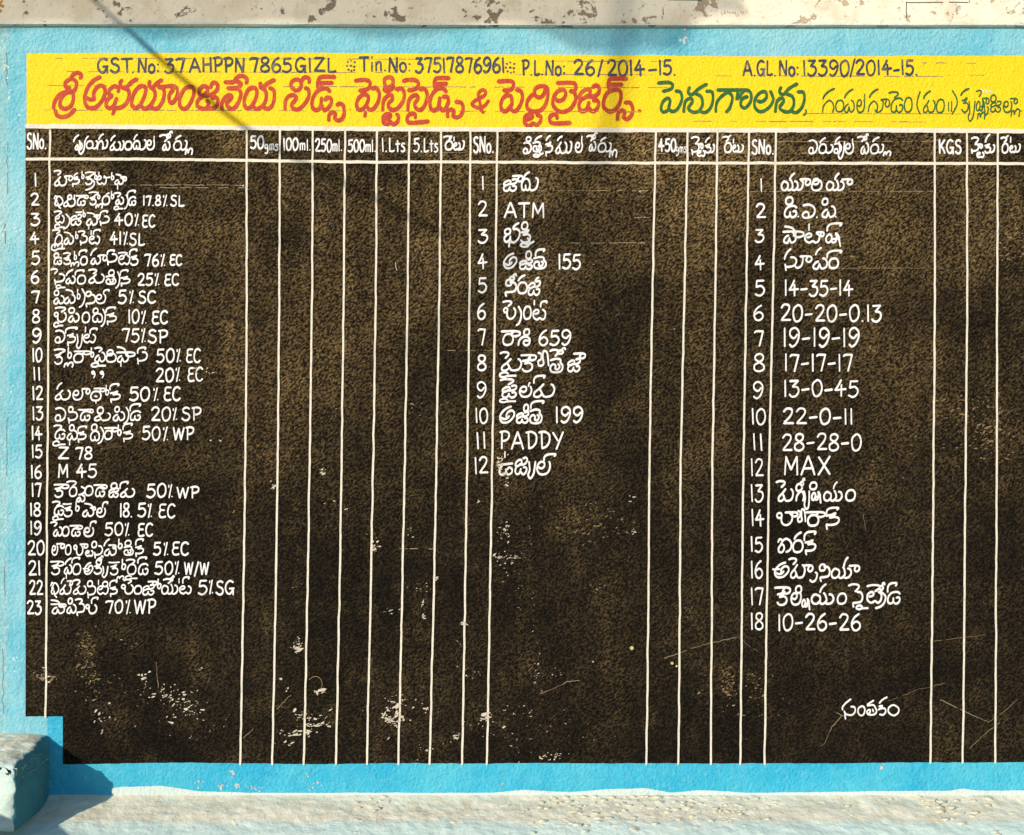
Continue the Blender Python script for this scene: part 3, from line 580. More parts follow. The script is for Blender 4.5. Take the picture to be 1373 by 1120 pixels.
# strengths and latin entries
E = [
 [('17.8', 192, 216, 263, 276), ('%', 218, 225, 262, 276), ('SL', 229, 247, 263, 277)], [('40', 154, 178, 287, 303), ('%', 180, 187, 287, 302), ('EC', 191, 208, 289, 305)],
 [('41', 148, 163, 311, 328), ('%', 165, 172, 311, 327), ('SL', 174, 194, 313, 329)], [('76', 194, 213, 341, 357), ('%', 215, 222, 341, 356), ('EC', 228, 244, 342, 356)],
 [('25', 185, 205, 367, 383), ('%', 207, 214, 367, 382), ('EC', 221, 240, 368, 383)], [('5', 159, 170, 389, 407), ('%', 173, 180, 390, 406), ('SC', 186, 209, 391, 407)],
 [('10', 172, 187, 416, 434), ('%', 189, 197, 417, 433), ('EC', 204, 225, 417, 434)], [('75', 164, 187, 441, 459), ('%', 189, 196, 441, 458), ('SP', 199, 225, 443, 460)],
 [('50', 210, 234, 468, 486), ('%', 236, 243, 468, 484), ('EC', 250, 269, 468, 486)], [('20', 209, 233, 494, 512), ('%', 235, 242, 493, 510), ('EC', 252, 272, 493, 511)],
 [('50', 174, 201, 519, 537), ('%', 205, 213, 520, 536), ('EC', 220, 242, 519, 537)], [('20', 203, 229, 546, 564), ('%', 231, 238, 547, 562), ('SP', 244, 270, 547, 564)],
 [('50', 191, 215, 572, 590), ('%', 218, 226, 572, 589), ('WP', 232, 260, 573, 590)], [('Z', 78, 93, 600, 616), ('78', 102, 124, 600, 616)], [('M', 78, 92, 622, 640), ('45', 103, 130, 622, 640)],
 [('50', 197, 223, 649, 667), ('%', 225, 232, 650, 666), ('WP', 237, 267, 653, 668)], [('18.', 161, 178, 675, 693), ('5', 185, 196, 675, 693), ('%', 198, 204, 675, 692), ('EC', 213, 235, 676, 694)],
 [('50', 141, 165, 701, 718), ('%', 167, 174, 701, 717), ('EC', 185, 205, 702, 719)], [('5', 206, 216, 727, 744), ('%', 219, 226, 727, 743), ('EC', 231, 253, 727, 744)],
 [('50', 208, 232, 753, 770), ('%', 234, 241, 753, 769), ('W/W', 247, 280, 754, 771)], [('5', 266, 278, 778, 797), ('%', 280, 286, 778, 795), ('SG', 290, 314, 779, 797)],
 [('70', 142, 165, 805, 822), ('%', 168, 176, 804, 821), ('WP', 180, 209, 804, 823)],
 [('ATM', 676, 730, 272, 292)], [('155', 748, 778, 341, 361)], [('659', 722, 765, 443, 463)], [('199', 744, 781, 546, 567)], [('PADDY', 670, 755, 579, 602)],
 [('14-35-14', 1051, 1143, 376, 397)], [('20-20-0.13', 1046, 1181, 409, 431)], [('19-19-19', 1049, 1151, 440, 465)], [('17-17-17', 1051, 1142, 475, 498)], [('13-0-45', 1050, 1150, 510, 532)],
 [('22-0-11', 1049, 1143, 548, 569)], [('28-28-0', 1048, 1154, 582, 604)], [('MAX', 1050, 1113, 612, 637)], [('10-26-26', 1042, 1153, 823, 845)]]
for e in E:
    big = e[0][1] > 640
    for (s_, a, b, c, d_) in e:
        p = Paint(.0042); text(p, s_, a, b, c, d_, (2.45 if big else WW) if s_ != '%' else 1.9, .03)
        p.obj('item_text', WHITE, panel, 'white entry reading ' + s_)
p = Paint(.0042)
for x in (125.5, 137): p.dot(x, 500, 3.0); p.stroke(cat_rom([Vector((x + 2, 500)), Vector((x + 2.6, 503)), Vector((x + .6, 507))]), 1.6)
p.obj('item_text', WHITE, panel, 'white ditto marks')

A = (30, 220, 8.581); G4 = (30, 290, 8.581); B = (30, 330, 8.581); C = (30, 435, 7.628); Dd = (30, 540, 7.628); Ee = (30, 640, 7.628); Ff = (30, 720, 7.628)

A = (30, 220, 8.581); G4 = (30, 290, 8.581); B = (30, 330, 8.581); C = (30, 435, 7.628); Dd = (30, 540, 7.628); Ee = (30, 640, 7.628); Ff = (30, 720, 7.628); JJ = (150, 740, 7.226)
def I(reg, spec, w=2.05): W('item_name', WHITE, w, reg, spec)
I(A, 'E 372 80 448 130,ma 378 150 514 252,A 494 138 580 196,na 582 150 660 236,tk 600 108 640 148,o 684 88 716 172,E 732 98 830 140,ka 734 140 806 238,r 736 170 832 302,o 832 96 866 180,v 880 96 892 136,Ta 864 142 968 238,bar 940 146 1016 176,o 1024 100 1060 184,F 1084 120 1150 164,pa 1068 164 1166 236,A 1140 150 1200 198,v 1096 236 1108 296')
I(A, 'i_ 372 370 470 480,ma 480 400 612 490,i 528 362 572 408,v 598 360 612 400,Da 640 384 728 480,bar 622 362 700 378,A 690 364 762 400,E 772 328 870 370,ka 784 378 850 472,l 852 462 926 512,o 868 326 900 404,ra 926 372 1008 470,tk 962 338 1004 366,o 1020 316 1058 402,E 1062 336 1134 382,pa 1080 388 1170 466,r 1180 358 1220 520,ai 1064 490 1162 528,x 1214 312 1306 384,Da 1230 384 1308 478')
I(A, 'E 374 546 456 590,Ta 386 596 484 682,r 478 580 548 750,ai 384 694 488 746,bar 620 548 690 572,ja 564 584 684 706,o 696 532 732 610,F 752 562 844 600,pa 742 606 866 704,A 836 590 894 636,v 764 702 776 752,x 902 545 986 606,sa 900 604 1004 684')
I(G4, 'E 352 160 436 206,ga 384 214 466 310,ai 346 320 492 398,l 376 316 468 362,F 488 184 562 224,pa 488 228 594 322,o 612 178 646 260,E 650 174 722 222,sa 672 228 750 310,v 794 168 802 216,Ta 776 232 892 320,x 822 160 902 214')
I(B, 'i 372 86 424 136,Da 370 136 456 212,E 480 82 556 124,ka 484 130 556 212,l 566 186 656 238,o 596 62 630 160,x 660 52 746 112,ra 676 124 752 218,tk 794 28 858 112,pa 796 118 904 208,A 884 104 976 172,x 984 52 1064 104,sa 986 94 1096 188,E 1110 78 1210 114,Ta 1116 112 1240 214,x 1240 42 1324 108,ka 1252 112 1334 220')
I(B, 'E 334 266 408 322,sa 374 322 490 416,ai 396 452 498 490,tk 510 276 584 344,pa 506 350 612 432,x 614 282 716 340,ra 640 340 732 438,E 770 272 858 322,ma 772 326 946 426,i 1000 280 1062 340,ta 968 344 1078 440,r 1080 298 1124 486,x 1132 280 1222 340,na 1140 352 1242 436')
I(B, 'i 374 512 424 570,pa 366 576 486 664,F 508 500 592 556,pa 486 564 612 660,o 630 500 672 612,r 664 494 724 706,i 738 526 798 580,nb 742 560 846 668,x 940 508 1004 556,la 852 560 962 662')
I(B, 'E 384 708 500 760,ba 374 766 510 872,ai 372 880 472 932,i 540 714 604 772,pa 534 778 656 872,0 694 766 778 882,i 820 718 876 776,da 814 778 924 876,r 912 730 958 926,x 970 708 1078 768,na 978 774 1084 874')
I(C, 'va 340 64 438 186,x 446 36 566 92,na 466 96 546 190,y 552 104 620 248,v 646 28 656 80,Ta 634 104 752 188,x 696 44 770 96')
I(C, 'E 332 256 440 296,ka 338 296 412 406,o 462 236 510 346,l 434 390 524 440,ra 532 300 626 390,A 534 274 700 310,o 700 240 736 336,E 746 240 816 282,pa 744 290 850 382,ai 714 396 856 436,i 872 264 932 320,ra 862 300 962 386,F 976 226 1062 290,pa 974 298 1086 384,A 970 284 1152 330,v 1008 384 1018 432,x 1182 240 1266 300,sa 1184 284 1282 376')
I(C, 'tk 360 600 408 664,ma 346 676 496 770,la 524 676 622 772,A 616 656 692 712,tha 704 686 808 780,A 738 654 850 688,o 852 622 890 724,x 902 612 992 672,na 904 686 1002 772')
I(Dd, 'va 340 54 446 184,i 478 44 522 98,sa 474 96 566 182,Da 602 90 696 182,bar 578 66 680 84,A 666 68 728 104,i 772 48 832 112,ma 746 106 906 182,i 950 42 996 96,pa 930 96 1048 182,r 1044 48 1092 216,x 1108 16 1212 86,Da 1112 88 1212 180')
I(Dd, 'E 328 232 404 280,Da 342 278 440 372,ai 322 392 444 442,i 488 228 534 286,pa 462 288 566 378,v 484 378 494 436,x 574 244 662 296,na 574 296 654 378,i 714 222 768 286,da 704 290 792 388,r 780 248 834 418,ra 846 286 922 374,A 846 256 982 296,o 974 228 1016 334,x 1036 216 1128 278,na 1040 290 1132 372')
I(Ee, 'ka 338 100 414 202,A 330 72 474 114,E 460 40 554 96,ra 488 100 562 194,r 580 96 646 180,pa 562 186 644 248,0 646 90 726 186,Da 756 100 846 196,A 736 76 866 118,i 912 60 972 116,ja 890 112 988 204,x 1004 48 1086 116,ma 1010 116 1152 200')
I(Ee, 'E 314 248 388 294,Da 332 294 424 386,ai 318 396 422 440,ka 436 300 512 400,bar 420 264 506 286,o 542 248 588 344,F 642 264 722 308,pa 620 312 732 398,A 712 302 752 338,x 826 254 878 312,la 768 316 854 404')
I(Ee, 'E 296 458 356 500,pa 322 510 412 598,0 416 506 482 600,Da 510 520 594 600,A 492 492 618 532,x 700 452 758 506,la 636 516 732 604')
I(Ff, 'la 310 88 366 184,A 356 66 434 116,0 446 82 502 180,ba 532 84 622 184,A 596 70 672 112,Ta 654 140 726 196,i 716 46 764 108,sa 744 90 824 184,tk 842 22 894 92,pa 842 98 962 186,A 890 80 960 120,o 978 20 1028 118,i 1056 36 1116 90,ta 1046 94 1138 184,x 1164 22 1242 84,na 1164 88 1242 172', 1.95)
I(Ff, 'ka 306 278 384 382,A 294 248 424 296,tk 442 216 504 282,pa 432 286 510 374,v 450 374 460 426,x 512 212 592 268,ra 524 276 602 382,a 640 262 724 380,bar 626 318 672 330,i 762 226 812 284,I 780 194 830 240,ka 742 282 814 376,y 816 300 880 412,ka 906 284 980 384,bar 890 250 996 274,o 1014 226 1062 330,l 972 398 1042 436,E 1068 230 1152 280,ra 1080 280 1166 382,ai 1062 396 1180 434,x 1188 208 1276 268,Da 1194 276 1288 382', 1.95)
I(Ff, 'i_ 296 464 376 582,tk 402 422 434 478,ma 392 490 504 582,A 464 446 516 492,E 528 438 592 492,ma 530 500 656 582,i 672 448 722 506,sa 672 500 754 592,v 780 440 788 488,Ta 776 500 882 584,i 826 456 878 506,x 900 446 972 506,na 904 508 974 584', 1.95)
I(JJ, 'E 122 268 192 306,ba 98 318 210 404,0 222 328 292 406,ja 304 318 414 416,A 356 284 440 322,o 440 262 482 354,E 504 262 582 304,I 568 232 606 280,ya 486 312 642 406,v 650 256 660 302,Ta 660 330 768 404,x 690 244 752 304', 1.95)
I(Ff, 'F 300 640 390 688,pa 306 694 432 780,A 298 684 448 716,i 474 626 516 682,pa 458 690 552 776,E 548 634 616 686,nb 562 680 640 772,x 712 620 778 680,ba 654 692 764 780')
M1 = (620, 225, 7.628); M2 = (620, 330, 7.628); M3 = (620, 435, 7.628); M4 = (620, 535, 7.628); WM = 2.5
I(M1, 'ja 422 120 556 242,A 514 82 616 146,tk 632 48 684 106,da 606 114 690 234,u 682 106 774 236,. 426 232 436 242', WM)
I(M1, 'tk 518 568 576 626,bha 428 626 586 764,i 608 560 668 634,ka 600 640 694 766,R 590 720 744 812', WM)
I(M2, 'a 424 78 554 230,i 650 56 704 132,ja 584 140 714 240,x 750 38 838 106,ta 732 112 854 232', WM)
I(M2, 'i 446 346 504 408,I 486 288 550 350,nb 440 372 552 478,tk 572 300 640 360,ra 566 374 660 486,ja 676 360 794 504,tk 744 322 780 364', WM)
I(M2, 'E 416 566 502 618,ba 424 634 544 744,r 552 620 600 812,0 628 620 702 748,v 730 556 742 606,Ta 722 652 846 754,x 800 568 864 626', WM)
I(M3, 'ra 418 100 520 212,A 400 68 584 124,i 630 50 686 112,ca 574 120 690 216', WM)
I(M3, 'E 388 286 472 348,ma 400 354 602 472,ai 388 490 550 542,ka 612 350 712 482,A 602 312 752 370,O 776 278 882 424,E 896 262 982 326,I 970 244 1052 300,ta 900 350 1026 492,ja 1078 354 1202 484,A 1140 296 1254 350', WM)
I(M3, 'E 388 562 520 616,ja 406 626 552 750,ai 384 762 542 798,la 586 636 706 742,tk 676 598 690 636,x 730 528 842 604,ma 730 612 940 742', WM)
I(M4, 'a 388 78 532 244,i 628 58 674 128,ja 556 134 676 246,x 700 24 832 98,ta 692 106 812 250', WM)
I(M4, 'v 430 540 442 600,u_ 372 644 512 774,ja 542 600 662 772,y 664 640 746 812,x 836 566 952 632,la 766 640 898 772', WM)
R1 = (990, 225, 6.865); R2 = (990, 330, 6.865); R3 = (990, 600, 6.865); R4 = (990, 705, 5.492)
I(R1, 'tk 470 54 514 118,ya 392 116 544 210,u 530 120 592 208,A 566 104 658 164,i 686 104 738 156,ra 674 118 766 212,tk 886 54 922 114,ya 806 118 968 210,A 950 106 1044 158', WM)
I(R1, 'i 434 274 498 342,Da 426 356 534 458,. 540 440 556 464,va 588 342 702 462,. 712 446 728 472,i 770 286 820 344,pa 766 358 888 456,. 886 444 900 466', WM)
I(R1, 'F 426 538 512 590,pa 414 598 526 692,A 408 586 592 642,v 642 520 654 580,Ta 610 606 742 692,A 720 592 784 636,x 816 516 946 586,Sa 800 596 932 692', WM)
I(R2, 'tk 424 28 480 124,sa 428 104 532 196,u 516 96 592 204,A 566 92 668 150,tk 710 18 760 84,pa 682 116 812 210,x 812 46 946 114,ra 832 116 916 206', WM)
I(R3, 'E 346 310 424 366,ma 368 382 502 492,ga 530 404 602 492,i 530 336 584 400,I 570 286 606 350,h 600 400 650 566,i 656 322 718 386,Sa 672 400 756 484,tk 872 318 906 382,ya 782 396 950 490,0 988 392 1072 490', WM)
I(R3, 'ba 352 602 492 712,A 430 594 540 636,O 546 572 616 684,ra 636 622 734 720,A 622 592 790 640,x 810 556 916 614,na 804 604 922 716', WM)
I(R4, 'ai_ 288 96 388 194,tk 412 48 460 100,ra 400 108 472 194,x 482 44 566 110,na 490 106 564 186', WM)
I(R4, 'a 266 270 368 380,bar 252 310 300 334,E 370 240 424 284,ma 382 286 486 382,A 474 288 544 336,u 526 342 578 412,i 596 284 638 330,nb 600 300 670 382,tk 774 232 804 302,ya 684 304 830 384,A 814 290 886 336', WM)
I(R4, 'ka 284 486 352 582,A 266 450 376 500,i 420 442 462 494,la 388 494 460 580,Sa 466 530 522 596,tk 600 430 642 490,ya 532 494 696 574,0 728 498 792 574,E 810 430 884 484,nb 842 486 912 570,ai 866 586 950 614,E 946 436 1040 482,Ta 946 486 1050 566,I 1036 420 1074 470,r 1010 480 1080 606,x 1096 422 1162 488,Da 1098 488 1186 572', WM)
TL('signature_word', WHITE, 2.1, 1110, 925, 11.44, '345 140 270 200 222 260 220 305; 350 255 400 262 415 320 370 380 285 375 250 340 250 322; 255 370 265 445; 510 250 465 280 460 350 500 390 545 370 562 300 540 255 510 250; 695 160 600 222; 600 240 690 230 722 270 742 330 700 376 610 372 595 322 640 302 640 342; 680 292 692 332; 900 110 830 150 785 202; 780 252 830 240 800 280 770 302; 780 290 860 280 882 330 840 380 790 372; 1000 230 930 270 925 340 1000 390 1070 350 1077 280 1000 230', 'white Telugu word alone near the bottom right')

# ---- flaked spots where the pale plaster shows through the black
def chips(clusters, mat, name='flaked_spot', base=.0050):
    pt = Paint(base)
    for cx, cy, n_, sx, sy, r in clusters:
        for i in range(int(n_ * (1.5 if r > 1.1 else .7) + .5)):
            x, y = cx + random.gauss(0, sx), cy + random.gauss(0, sy)
            rr = r * random.uniform(.15, 1)  * (1.7 if random.random() < .12 else 1)
            pt.k += 1; dep = base + (pt.k % 50) * .00002; b = len(pt.v); m = random.randint(4, 6)
            el_, an = random.uniform(1, 3.6), random.uniform(-1.0, .4)
            for j in range(m):
                a = 2 * math.pi * j / m; q = rr * .8 * random.uniform(.3, 1.35); u, w_ = q * el_ * math.cos(a), q * math.sin(a)
                pt.v.append(P(x + u * math.cos(an) - w_ * math.sin(an), y + u * math.sin(an) + w_ * math.cos(an), dep))
            pt.f.append(tuple(range(b, b + m)))
    o = pt.obj(name, mat, panel); o['kind'] = 'stuff'; return o
chips([(190, 905, 6, 5, 4, 2.0), (195, 911, 3, 2, 3, 3), (268, 897, 2, 3, 1, 2.6), (215, 930, 16, 11, 5, 1.2), (240, 938, 34, 16, 8, 1.3), (258, 952, 24, 12, 6, 1.3), (135, 960, 12, 7, 7, 1.2), (128, 938, 10, 10, 6, .9), (180, 862, 8, 8, 5, 1.0), (265, 990, 8, 9, 2, .9),
       (110, 885, 14, 9, 20, .8), (175, 975, 10, 30, 15, .7), (300, 965, 12, 20, 14, .7),
       (398, 862, 14, 3, 6, 1.5), (400, 870, 7, 2.5, 4, 2.0), (430, 927, 8, 5, 2.5, 1.8), (445, 950, 2, 1, 1, 2.6), (405, 958, 12, 7, 5, 1.5), (418, 963, 16, 12, 6, 1.3), (400, 981, 16, 11, 3, 1.9), (425, 972, 12, 9, 3, 1.6), (390, 996, 6, 9, 1.5, 1.3), (378, 982, 4, 5, 3, 1.0),
       (530, 958, 26, 7, 7, 2.0), (536, 948, 24, 10, 14, 1.2), (525, 968, 10, 5, 4, 2.0), (555, 952, 14, 16, 6, .9), (572, 950, 3, 2, 1, 1.6), (500, 945, 9, 10, 8, .8),
       (612, 988, 12, 4, 6, 1.2), (650, 960, 8, 4, 3, 1.8), (640, 966, 20, 12, 7, 1.0), (690, 965, 26, 20, 8, 1.0), (700, 950, 12, 8, 5, 1.0), (575, 1003, 24, 14, 6, .9), (690, 1000, 12, 3, 9, 1.1), (740, 1015, 16, 8, 5, 1.2), (750, 970, 14, 14, 10, .8), (700, 985, 30, 50, 18, .6),
       (718, 905, 18, 3, 12, 1.1), (720, 880, 8, 4, 20, .8), (714, 830, 12, 2, 22, .9), (694, 815, 8, 2, 14, .7), (752, 900, 10, 5, 6, 1.1), (762, 950, 4, 3, 4, .9),
       (672, 747, 20, 11, 3, 1.0), (680, 748, 9, 5, 4, 1.3), (675, 725, 26, 8, 13, 1.1), (680, 710, 10, 4, 6, 1.3), (678, 770, 12, 4, 8, 1.1), (676, 633, 16, 5, 9, 1.4), (669, 620, 10, 4, 5, 1.6), (682, 645, 8, 5, 4, 1.0), (710, 715, 12, 3, 18, .7), (690, 745, 20, 24, 3, .7),
       (504, 733, 7, 1.5, 4, 2.0), (586, 776, 3, 1.5, 2, 1.8), (565, 785, 14, 10, 8, .9), (569, 826, 5, 1.5, 3, 1.9), (567, 808, 3, 1, 3, 1.5), (518, 818, 6, 6, 2, 1.2), (560, 790, 10, 5, 6, .9), (548, 710, 5, 3, 3, 1.2), (404, 782, 8, 6, 5, 1.0), (434, 634, 4, 2, 2, 1.8), (434, 625, 4, 3, 4, 1.1), (366, 652, 5, 2, 2, 1.4), (445, 674, 6, 5, 3, 1.1), (465, 683, 2, 1, 1, 1.4),
       (620, 835, 2, 1, 1, 2.0), (642, 673, 3, 1.5, 1.5, 1.5), (630, 900, 20, 7, 8, .8), (615, 858, 9, 4, 6, .9), (385, 925, 2, 1, 1, 1.8), (378, 908, 2, 1, 1, 1.4), (500, 745, 3, 2, 4, .9), (320, 820, 8, 10, 30, .6), (347, 890, 2, 1, 1, 1.1),
       (280, 498, 4, 3, 3, 1.3), (262, 497, 5, 4, 4, 1.3), (283, 590, 2, 1, 1, 1.6), (296, 591, 2, 1, 1, 1.4), (552, 545, 6, 2, 6, 1.1), (503, 283, 3, 1, 5, 1.0), (450, 548, 4, 3, 3, .9), (860, 257, 8, 3, 1, .9), (862, 326, 7, 3, 1, .8), (862, 291, 6, 3, 1, .8), (958, 545, 3, 2, 2, .9), (322, 250, 7, 4, 1, 1.0),
       (848, 670, 5, 3, 3, 1.1), (849, 715, 4, 2, 3, 1.2), (60, 905, 8, 4, 6, 1.5), (52, 908, 4, 3, 3, 1.5), (983, 945, 2, 1, 1, 1.2), (955, 968, 2, 1, 1, 1.0), (1345, 728, 2, 1, 1, 1.2), (1060, 853, 2, 1, 1, 1.1), (905, 440, 2, 2, 1, .9)], CHIP)
# patches rubbed down to brown undercoat
chips([(60, 907, 6, 5, 5, 2.5), (115, 880, 50, 8, 26, 1.3), (128, 905, 30, 5, 30, 1.2), (150, 925, 50, 30, 20, 1.0), (1325, 570, 110, 24, 26, 1.3), (1290, 560, 60, 20, 22, 1.2), (1262, 545, 36, 14, 14, 1.1), (1230, 590, 30, 14, 20, .9), (1335, 590, 40, 9, 16, 1.5), (740, 360, 60, 16, 10, 1.3), (765, 370, 40, 14, 12, 1.2), (830, 340, 40, 20, 8, 1.0), (790, 700, 70, 26, 16, 1.2), (755, 690, 40, 14, 12, 1.0), (840, 705, 30, 14, 18, 1.0), (1000, 925, 60, 26, 22, 1.2), (975, 915, 24, 6, 8, 1.4), (800, 790, 14, 6, 8, 1.2), (925, 820, 8, 3, 5, 1.2), (540, 260, 30, 22, 8, 1.2),
       (1320, 310, 80, 30, 14, 1.3), (1345, 335, 60, 16, 10, 1.4), (1120, 300, 60, 30, 30, 1.0), (210, 300, 120, 60, 26, 1.1), (140, 560, 60, 40, 30, 1.0), (360, 340, 80, 26, 10, 1.1), (520, 330, 50, 60, 40, .9), (560, 540, 60, 50, 14, 1.0), (430, 710, 60, 50, 20, .9), (700, 800, 60, 20, 60, .8), (1150, 460, 40, 30, 14, .9), (1170, 470, 16, 5, 5, 1.3), (1090, 700, 50, 50, 30, .8)], m_simple('brown undercoat', (.20, .14, .065), .85, 60, .4), 'rubbed_spot', .0020)
# round pale blob and thin cracks
pb = Paint(.0051); pb.dot(847, 869, 2.7); pb.dot(901, 889, 2.2); pb.dot(907, 893, 1.6); pb.dot(795, 887, 1.2); pb.obj('plaster_blob', m_simple('ochre plaster', (.50, .43, .20)), panel)
def crack(pts, w=.8, mat=None):
    p = Paint(.0024); q = []
    for (a, b) in zip(pts, pts[1:]):
        a, b = Vector(a), Vector(b); n = max(2, int((b - a).length / 3))
        for k in range(n): q.append(a + (b - a) * k / n + Vector((random.uniform(-.7, .7), random.uniform(-.7, .7))))
    i = 0
    while i < len(q) - 3:
        L_ = random.randint(3, 9); p.stroke(q[i:i + L_], w * random.uniform(.5, 1.2)); i += L_ + random.choice((-1, -1, 1))
    p.obj('crack', mat or CRK, panel)
CRK = m_simple('pale crack filling', (.24, .17, .09), .9, 80, .4)
crack([(890, 883), (915, 874), (945, 864), (990, 854)]); crack([(725, 930), (745, 922), (760, 914), (780, 912)]); crack([(1260, 938), (1285, 950), (1325, 968), (1345, 955), (1373, 930)])
crack([(1128, 960), (1115, 975), (1105, 998), (1090, 1004)]); crack([(1150, 955), (1130, 960), (1110, 950)]); crack([(1300, 1003), (1325, 980), (1345, 965)], .6); crack([(372, 950), (392, 930)], .7); crack([(326, 990), (342, 976)], .7)
crack([(990, 855), (1010, 870), (1025, 876)], .6); crack([(1190, 940), (1230, 925), (1270, 915)], .5); crack([(60, 240), (62, 250)], .5); crack([(210, 888), (211, 905), (213, 925)], 1.0)
crack([(1158, 690), (1160, 715)], .7); crack([(1250, 860), (1330, 850)], .4); crack([(530, 352), (533, 366)], .9, CHIP); crack([(500, 282), (503, 292)], .9, CHIP)
# loop of string stuck in the paint
sp = Paint(.0052); sp.stroke(cat_rom([Vector(q) for q in ((415, 911), (421, 907), (428, 908), (432, 915), (431, 924))]), .6); sp.obj('string', m_simple('brown string', (.34, .20, .09)), panel)

# ------------------------------------------------------------------ ledge and corner block
def lumpy(name, prof, xa, xb, nx, mat, parent, amp=.004, seed=0, caps=False):
    "a moulding: profile of (depth, z) swept along x, with hand-trowelled unevenness"
    q = [Vector(prof[0])]
    for a, b in zip(prof, prof[1:]):
        a, b = Vector(a), Vector(b); n = max(1, int((b - a).length / .009))
        for k in range(1, n + 1): q.append(a + (b - a) * k / n)
    v, f = [], []; m = len(q)
    for i in range(nx + 1):
        x = xa + (xb - xa) * i / nx
        for j, c in enumerate(q):
            g = Vector((x * 9, c.x * 9, c.y * 9 + seed)); g2 = g * 4.5
            d_ = amp * (noise.noise(g) + .55 * noise.noise(g2) + .3 * noise.noise(g2 * 2.7))
            k = min(1, c.x / .03)
            v.append((x + .0 , -(c.x + d_ * k * .8), c.y + d_ * 1.0 * (.35 + .65 * k)))
    for i in range(nx):
        for j in range(m - 1):
            a = i * m + j; f.append((a, a + 1, a + m + 1, a + m))
    if caps: f.append(tuple(range(nx * m, nx * m + m)))
    return link(name, v, f, mat, parent, True)
ZL = CZ + (560 - 1066) * S            # top of the ledge at the wall
lg = lumpy('ledge', [(-.01, ZL + .001), (.0, ZL), (.02, ZL - .008), (.10, ZL - .030), (.17, ZL - .052), (.215, ZL - .068), (.245, ZL - .086), (.262, ZL - .11), (.270, ZL - .14), (.272, ZL - .25), (.272, -.05)], -3.2, 3.2, 720, LEDGE, None, .0045, 3)
tag(lg, 'dusty sand coloured plaster ledge with pale aqua front below the notice board', 'ledge')
# crumbs of broken plaster lying on the ledge
cr = []
M_CR = m_simple('broken plaster', (.60, .58, .46), .9, 60, .35)
def crumb_mesh(seed):
    rnd = random.Random(seed); bm = bmesh.new(); bmesh.ops.create_icosphere(bm, subdivisions=1, radius=1)
    for q in bm.verts: q.co *= rnd.uniform(.6, 1.25); q.co.z *= .6; q.co.x *= 1.25
    me = bpy.data.meshes.new('plaster_crumb'); bm.to_mesh(me); bm.free(); me.materials.append(M_CR); return me
pile = bmesh.new()
rnd = random.Random(5); meshes = [crumb_mesh(i) for i in range(5)]
def add_crumb(px, dd, r, k):
    x = (px - 686.5) * S
    me = meshes[k % 5]; b = bmesh.new(); b.from_mesh(me)
    for q in b.verts: q.co = Vector((x, -dd, ZL - .003 - .30 * dd + r * .35)) + Vector((q.co.x * r, q.co.y * r, q.co.z * r))
    t = bpy.data.meshes.new('t'); b.to_mesh(t); b.free(); pile.from_mesh(t); bpy.data.meshes.remove(t)
k = 0
for cx, sx, n_, r in ((495, 13, 26, .0065), (720, 30, 22, .006), (800, 45, 60, .008), (900, 35, 60, .007), (960, 40, 50, .007), (1000, 20, 25, .007), (830, 60, 50, .009), (1240, 14, 14, .010), (1275, 20, 16, .010), (1310, 20, 14, .008), (1180, 40, 16, .006), (350, 120, 25, .003), (700, 400, 70, .003)):
    for i in range(n_):
        add_crumb(rnd.gauss(cx, sx), min(.235, max(.008, abs(rnd.gauss(.05, .075)))), r * rnd.uniform(.35, 1.4), k); k += 1
me = bpy.data.meshes.new('plaster_crumbs'); pile.to_mesh(me); pile.free(); me.materials.append(M_CR)
o = bpy.data.objects.new('plaster_crumbs', me); COL.objects.link(o); o['kind'] = 'stuff'
# corner block standing on the ledge at the left, rounded arrises
bm = bmesh.new(); bmesh.ops.create_cube(bm, size=1)
xr = (66 - 686.5) * S; zt = CZ + (560 - 983) * S
for q in bm.verts:
    q.co = Vector((xr - .45 + .45 * (q.co.x + .5) , -.268 * (.5 - q.co.y) + .02 * (q.co.y + .5), (zt if q.co.z > 0 else ZL - .03)))
bmesh.ops.bevel(bm, geom=bm.edges[:], offset=.016, segments=3, profile=.6, affect='EDGES')
bmesh.ops.subdivide_edges(bm, edges=[e for e in bm.edges if e.calc_length() > .05], cuts=34, use_grid_fill=True)
for q in bm.verts:
    g = q.co * 9; d_ = .0095 * (noise.noise(g) + .5 * noise.noise(g * 3.3) + .35 * noise.noise(g * 9))
    q.co += q.co.normalized() * 0 + Vector((d_, -d_, d_)) * (1 if q.co.y < -.02 else .3)
    if q.co.z > zt - .03: q.co.z -= max(0, -q.co.y - .02) * .10
    if q.co.z > zt - .07: q.co.z -= max(0, (q.co.x - (xr - .05))) * .12
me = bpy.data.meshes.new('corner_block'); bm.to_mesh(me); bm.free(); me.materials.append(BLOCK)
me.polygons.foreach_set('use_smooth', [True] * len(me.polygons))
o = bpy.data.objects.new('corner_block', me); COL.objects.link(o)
tag(o, 'chipped plastered masonry block at the bottom left corner beside the board', 'masonry block')

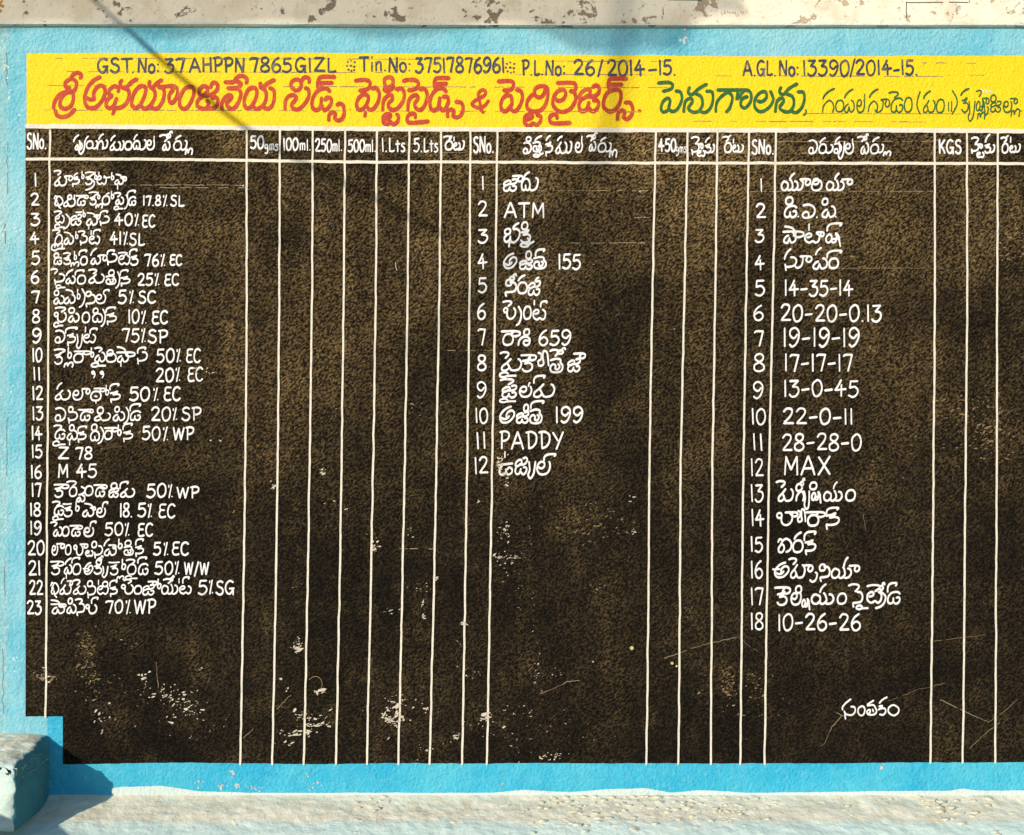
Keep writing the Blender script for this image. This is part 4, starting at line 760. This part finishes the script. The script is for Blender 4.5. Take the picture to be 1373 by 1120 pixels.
# ------------------------------------------------------------------ things outside the frame whose shadows fall on the wall
def tube(pts, r, seg=8, taper=None):
    v, f = [], []
    for i, p in enumerate(pts):
        t = (pts[min(i + 1, len(pts) - 1)] - pts[max(i - 1, 0)]).normalized(); a = t.cross(Vector((0, 0, 1))).normalized(); b = t.cross(a)
        rr = r if taper is None else r + (taper - r) * i / (len(pts) - 1)
        for k in range(seg):
            an = 2 * math.pi * k / seg; v.append(p + (a * math.cos(an) + b * math.sin(an)) * rr)
    for i in range(len(pts) - 1):
        for k in range(seg): f.append((i * seg + k, i * seg + (k + 1) % seg, (i + 1) * seg + (k + 1) % seg, (i + 1) * seg + k))
    f.append(tuple(reversed(range(seg)))); f.append(tuple(range((len(pts) - 1) * seg, len(pts) * seg))); return v, f
def back(px, py, d):
    "the point d metres in front of the wall whose shadow falls at (px, py)"
    return P(px, py) - SUN * (d / SUN.y)
path = [(60, -60, 1.0), (166, 35, 1.15), (262, 120, 1.6), (366, 196, 2.1), (470, 250, 2.4), (600, 318, 2.7), (700, 365, 2.9), (900, 440, 3.2), (1100, 480, 3.4)]
v, f = tube([back(*q) for q in cat_rom([Vector(q) for q in path[:6]], 20)], .0085, 8)
tag(link('overhead_cable', v, f, m_simple('black cable sheath', (.02, .02, .02), .5)), 'black service cable slung in front of the wall above the left of the board', 'cable')

# an added see-through sheet, out of view; its hem shades the fascia
SHADE_SHEET = m_simple('half clear shade sheet', (.20, .24, .16), .9, 5)
nb_ = SHADE_SHEET.node_tree; tr = nb_.nodes.new('ShaderNodeBsdfTransparent'); mx = nb_.nodes.new('ShaderNodeMixShader'); mx.inputs[0].default_value = .38
nb_.links.new(nb_.nodes['Principled BSDF'].outputs[0], mx.inputs[1]); nb_.links.new(tr.outputs[0], mx.inputs[2]); nb_.links.new(mx.outputs[0], nb_.nodes['Material Output'].inputs[0])
hem = [(-1200, 44), (-300, 44), (0, 44), (300, 43), (560, 43), (700, 44), (745, 48), (775, 60), (810, 69), (850, 72), (885, 68), (908, 58), (925, 44), (945, 35), (985, 30), (1006, 22)]
hp = cat_rom([Vector(q) for q in hem], 30); v, f = [], []; R_ = 7; DH = 3.2
for i, q in enumerate(hp):
    a = back(q.x, q.y, DH)
    for j in range(R_):
        t_ = j / (R_ - 1)
        v.append(a + Vector((.05 * math.sin(i * .9) * t_, .45 * t_, .62 * t_ + .02 * math.sin(i * .7))))
for i in range(len(hp) - 1):
    for j in range(R_ - 1):
        a = i * R_ + j; f.append((a, a + 1, a + R_ + 1, a + R_))
tag(link('shade_sheet', v, f, SHADE_SHEET, None, True), 'see-through sheet added out of view to shade the fascia', 'added shade sheet')
# a bare leaning limb of the roadside tree
tree = thing('roadside_tree', 'bare leaning tree beside the road in front of the wall', 'tree')
DT = 6.6
lp = [back(*q, DT) for q in ((1500, -760), (1200, -600), (960, -260), (856, -60), (836, 60), (822, 150), (795, 235), (705, 330), (640, 400), (560, 455), (470, 500))]
v, f = tube(cat_rom(lp, .2), .030, 10, .008); BARK = m_simple('grey bark', (.16, .12, .08), .9, 30)
link('limb', v, f, BARK, tree)
base_ = lp[0]; v, f = tube([Vector((base_.x + .7, base_.y - .3, -.05)), base_ + Vector((.55, -.25, -1.6)), base_ + Vector((.1, 0, -.1)), base_ + Vector((-.05, 0, .25))], .2, 14, .06); link('trunk', v, f, BARK, tree)

# sloping slab added out of view, only to shadow the block and ledge
v = [(x, y, z) for y in (-1.22, -1.07) for (x, z) in ((-3.0, -.02), (-1.50, -.02), (-1.56, .74), (-1.66, .80), (-2.06, .975), (-3.0, 1.36))]
f = [tuple(range(6)), tuple(reversed(range(6, 12)))] + [(i, i + 6, (i + 1) % 6 + 6, (i + 1) % 6) for i in range(6)]
tag(link('shade_slab', v, f, CY_WALL), 'sloping slab added out of view to shade the block and ledge', 'shade slab')
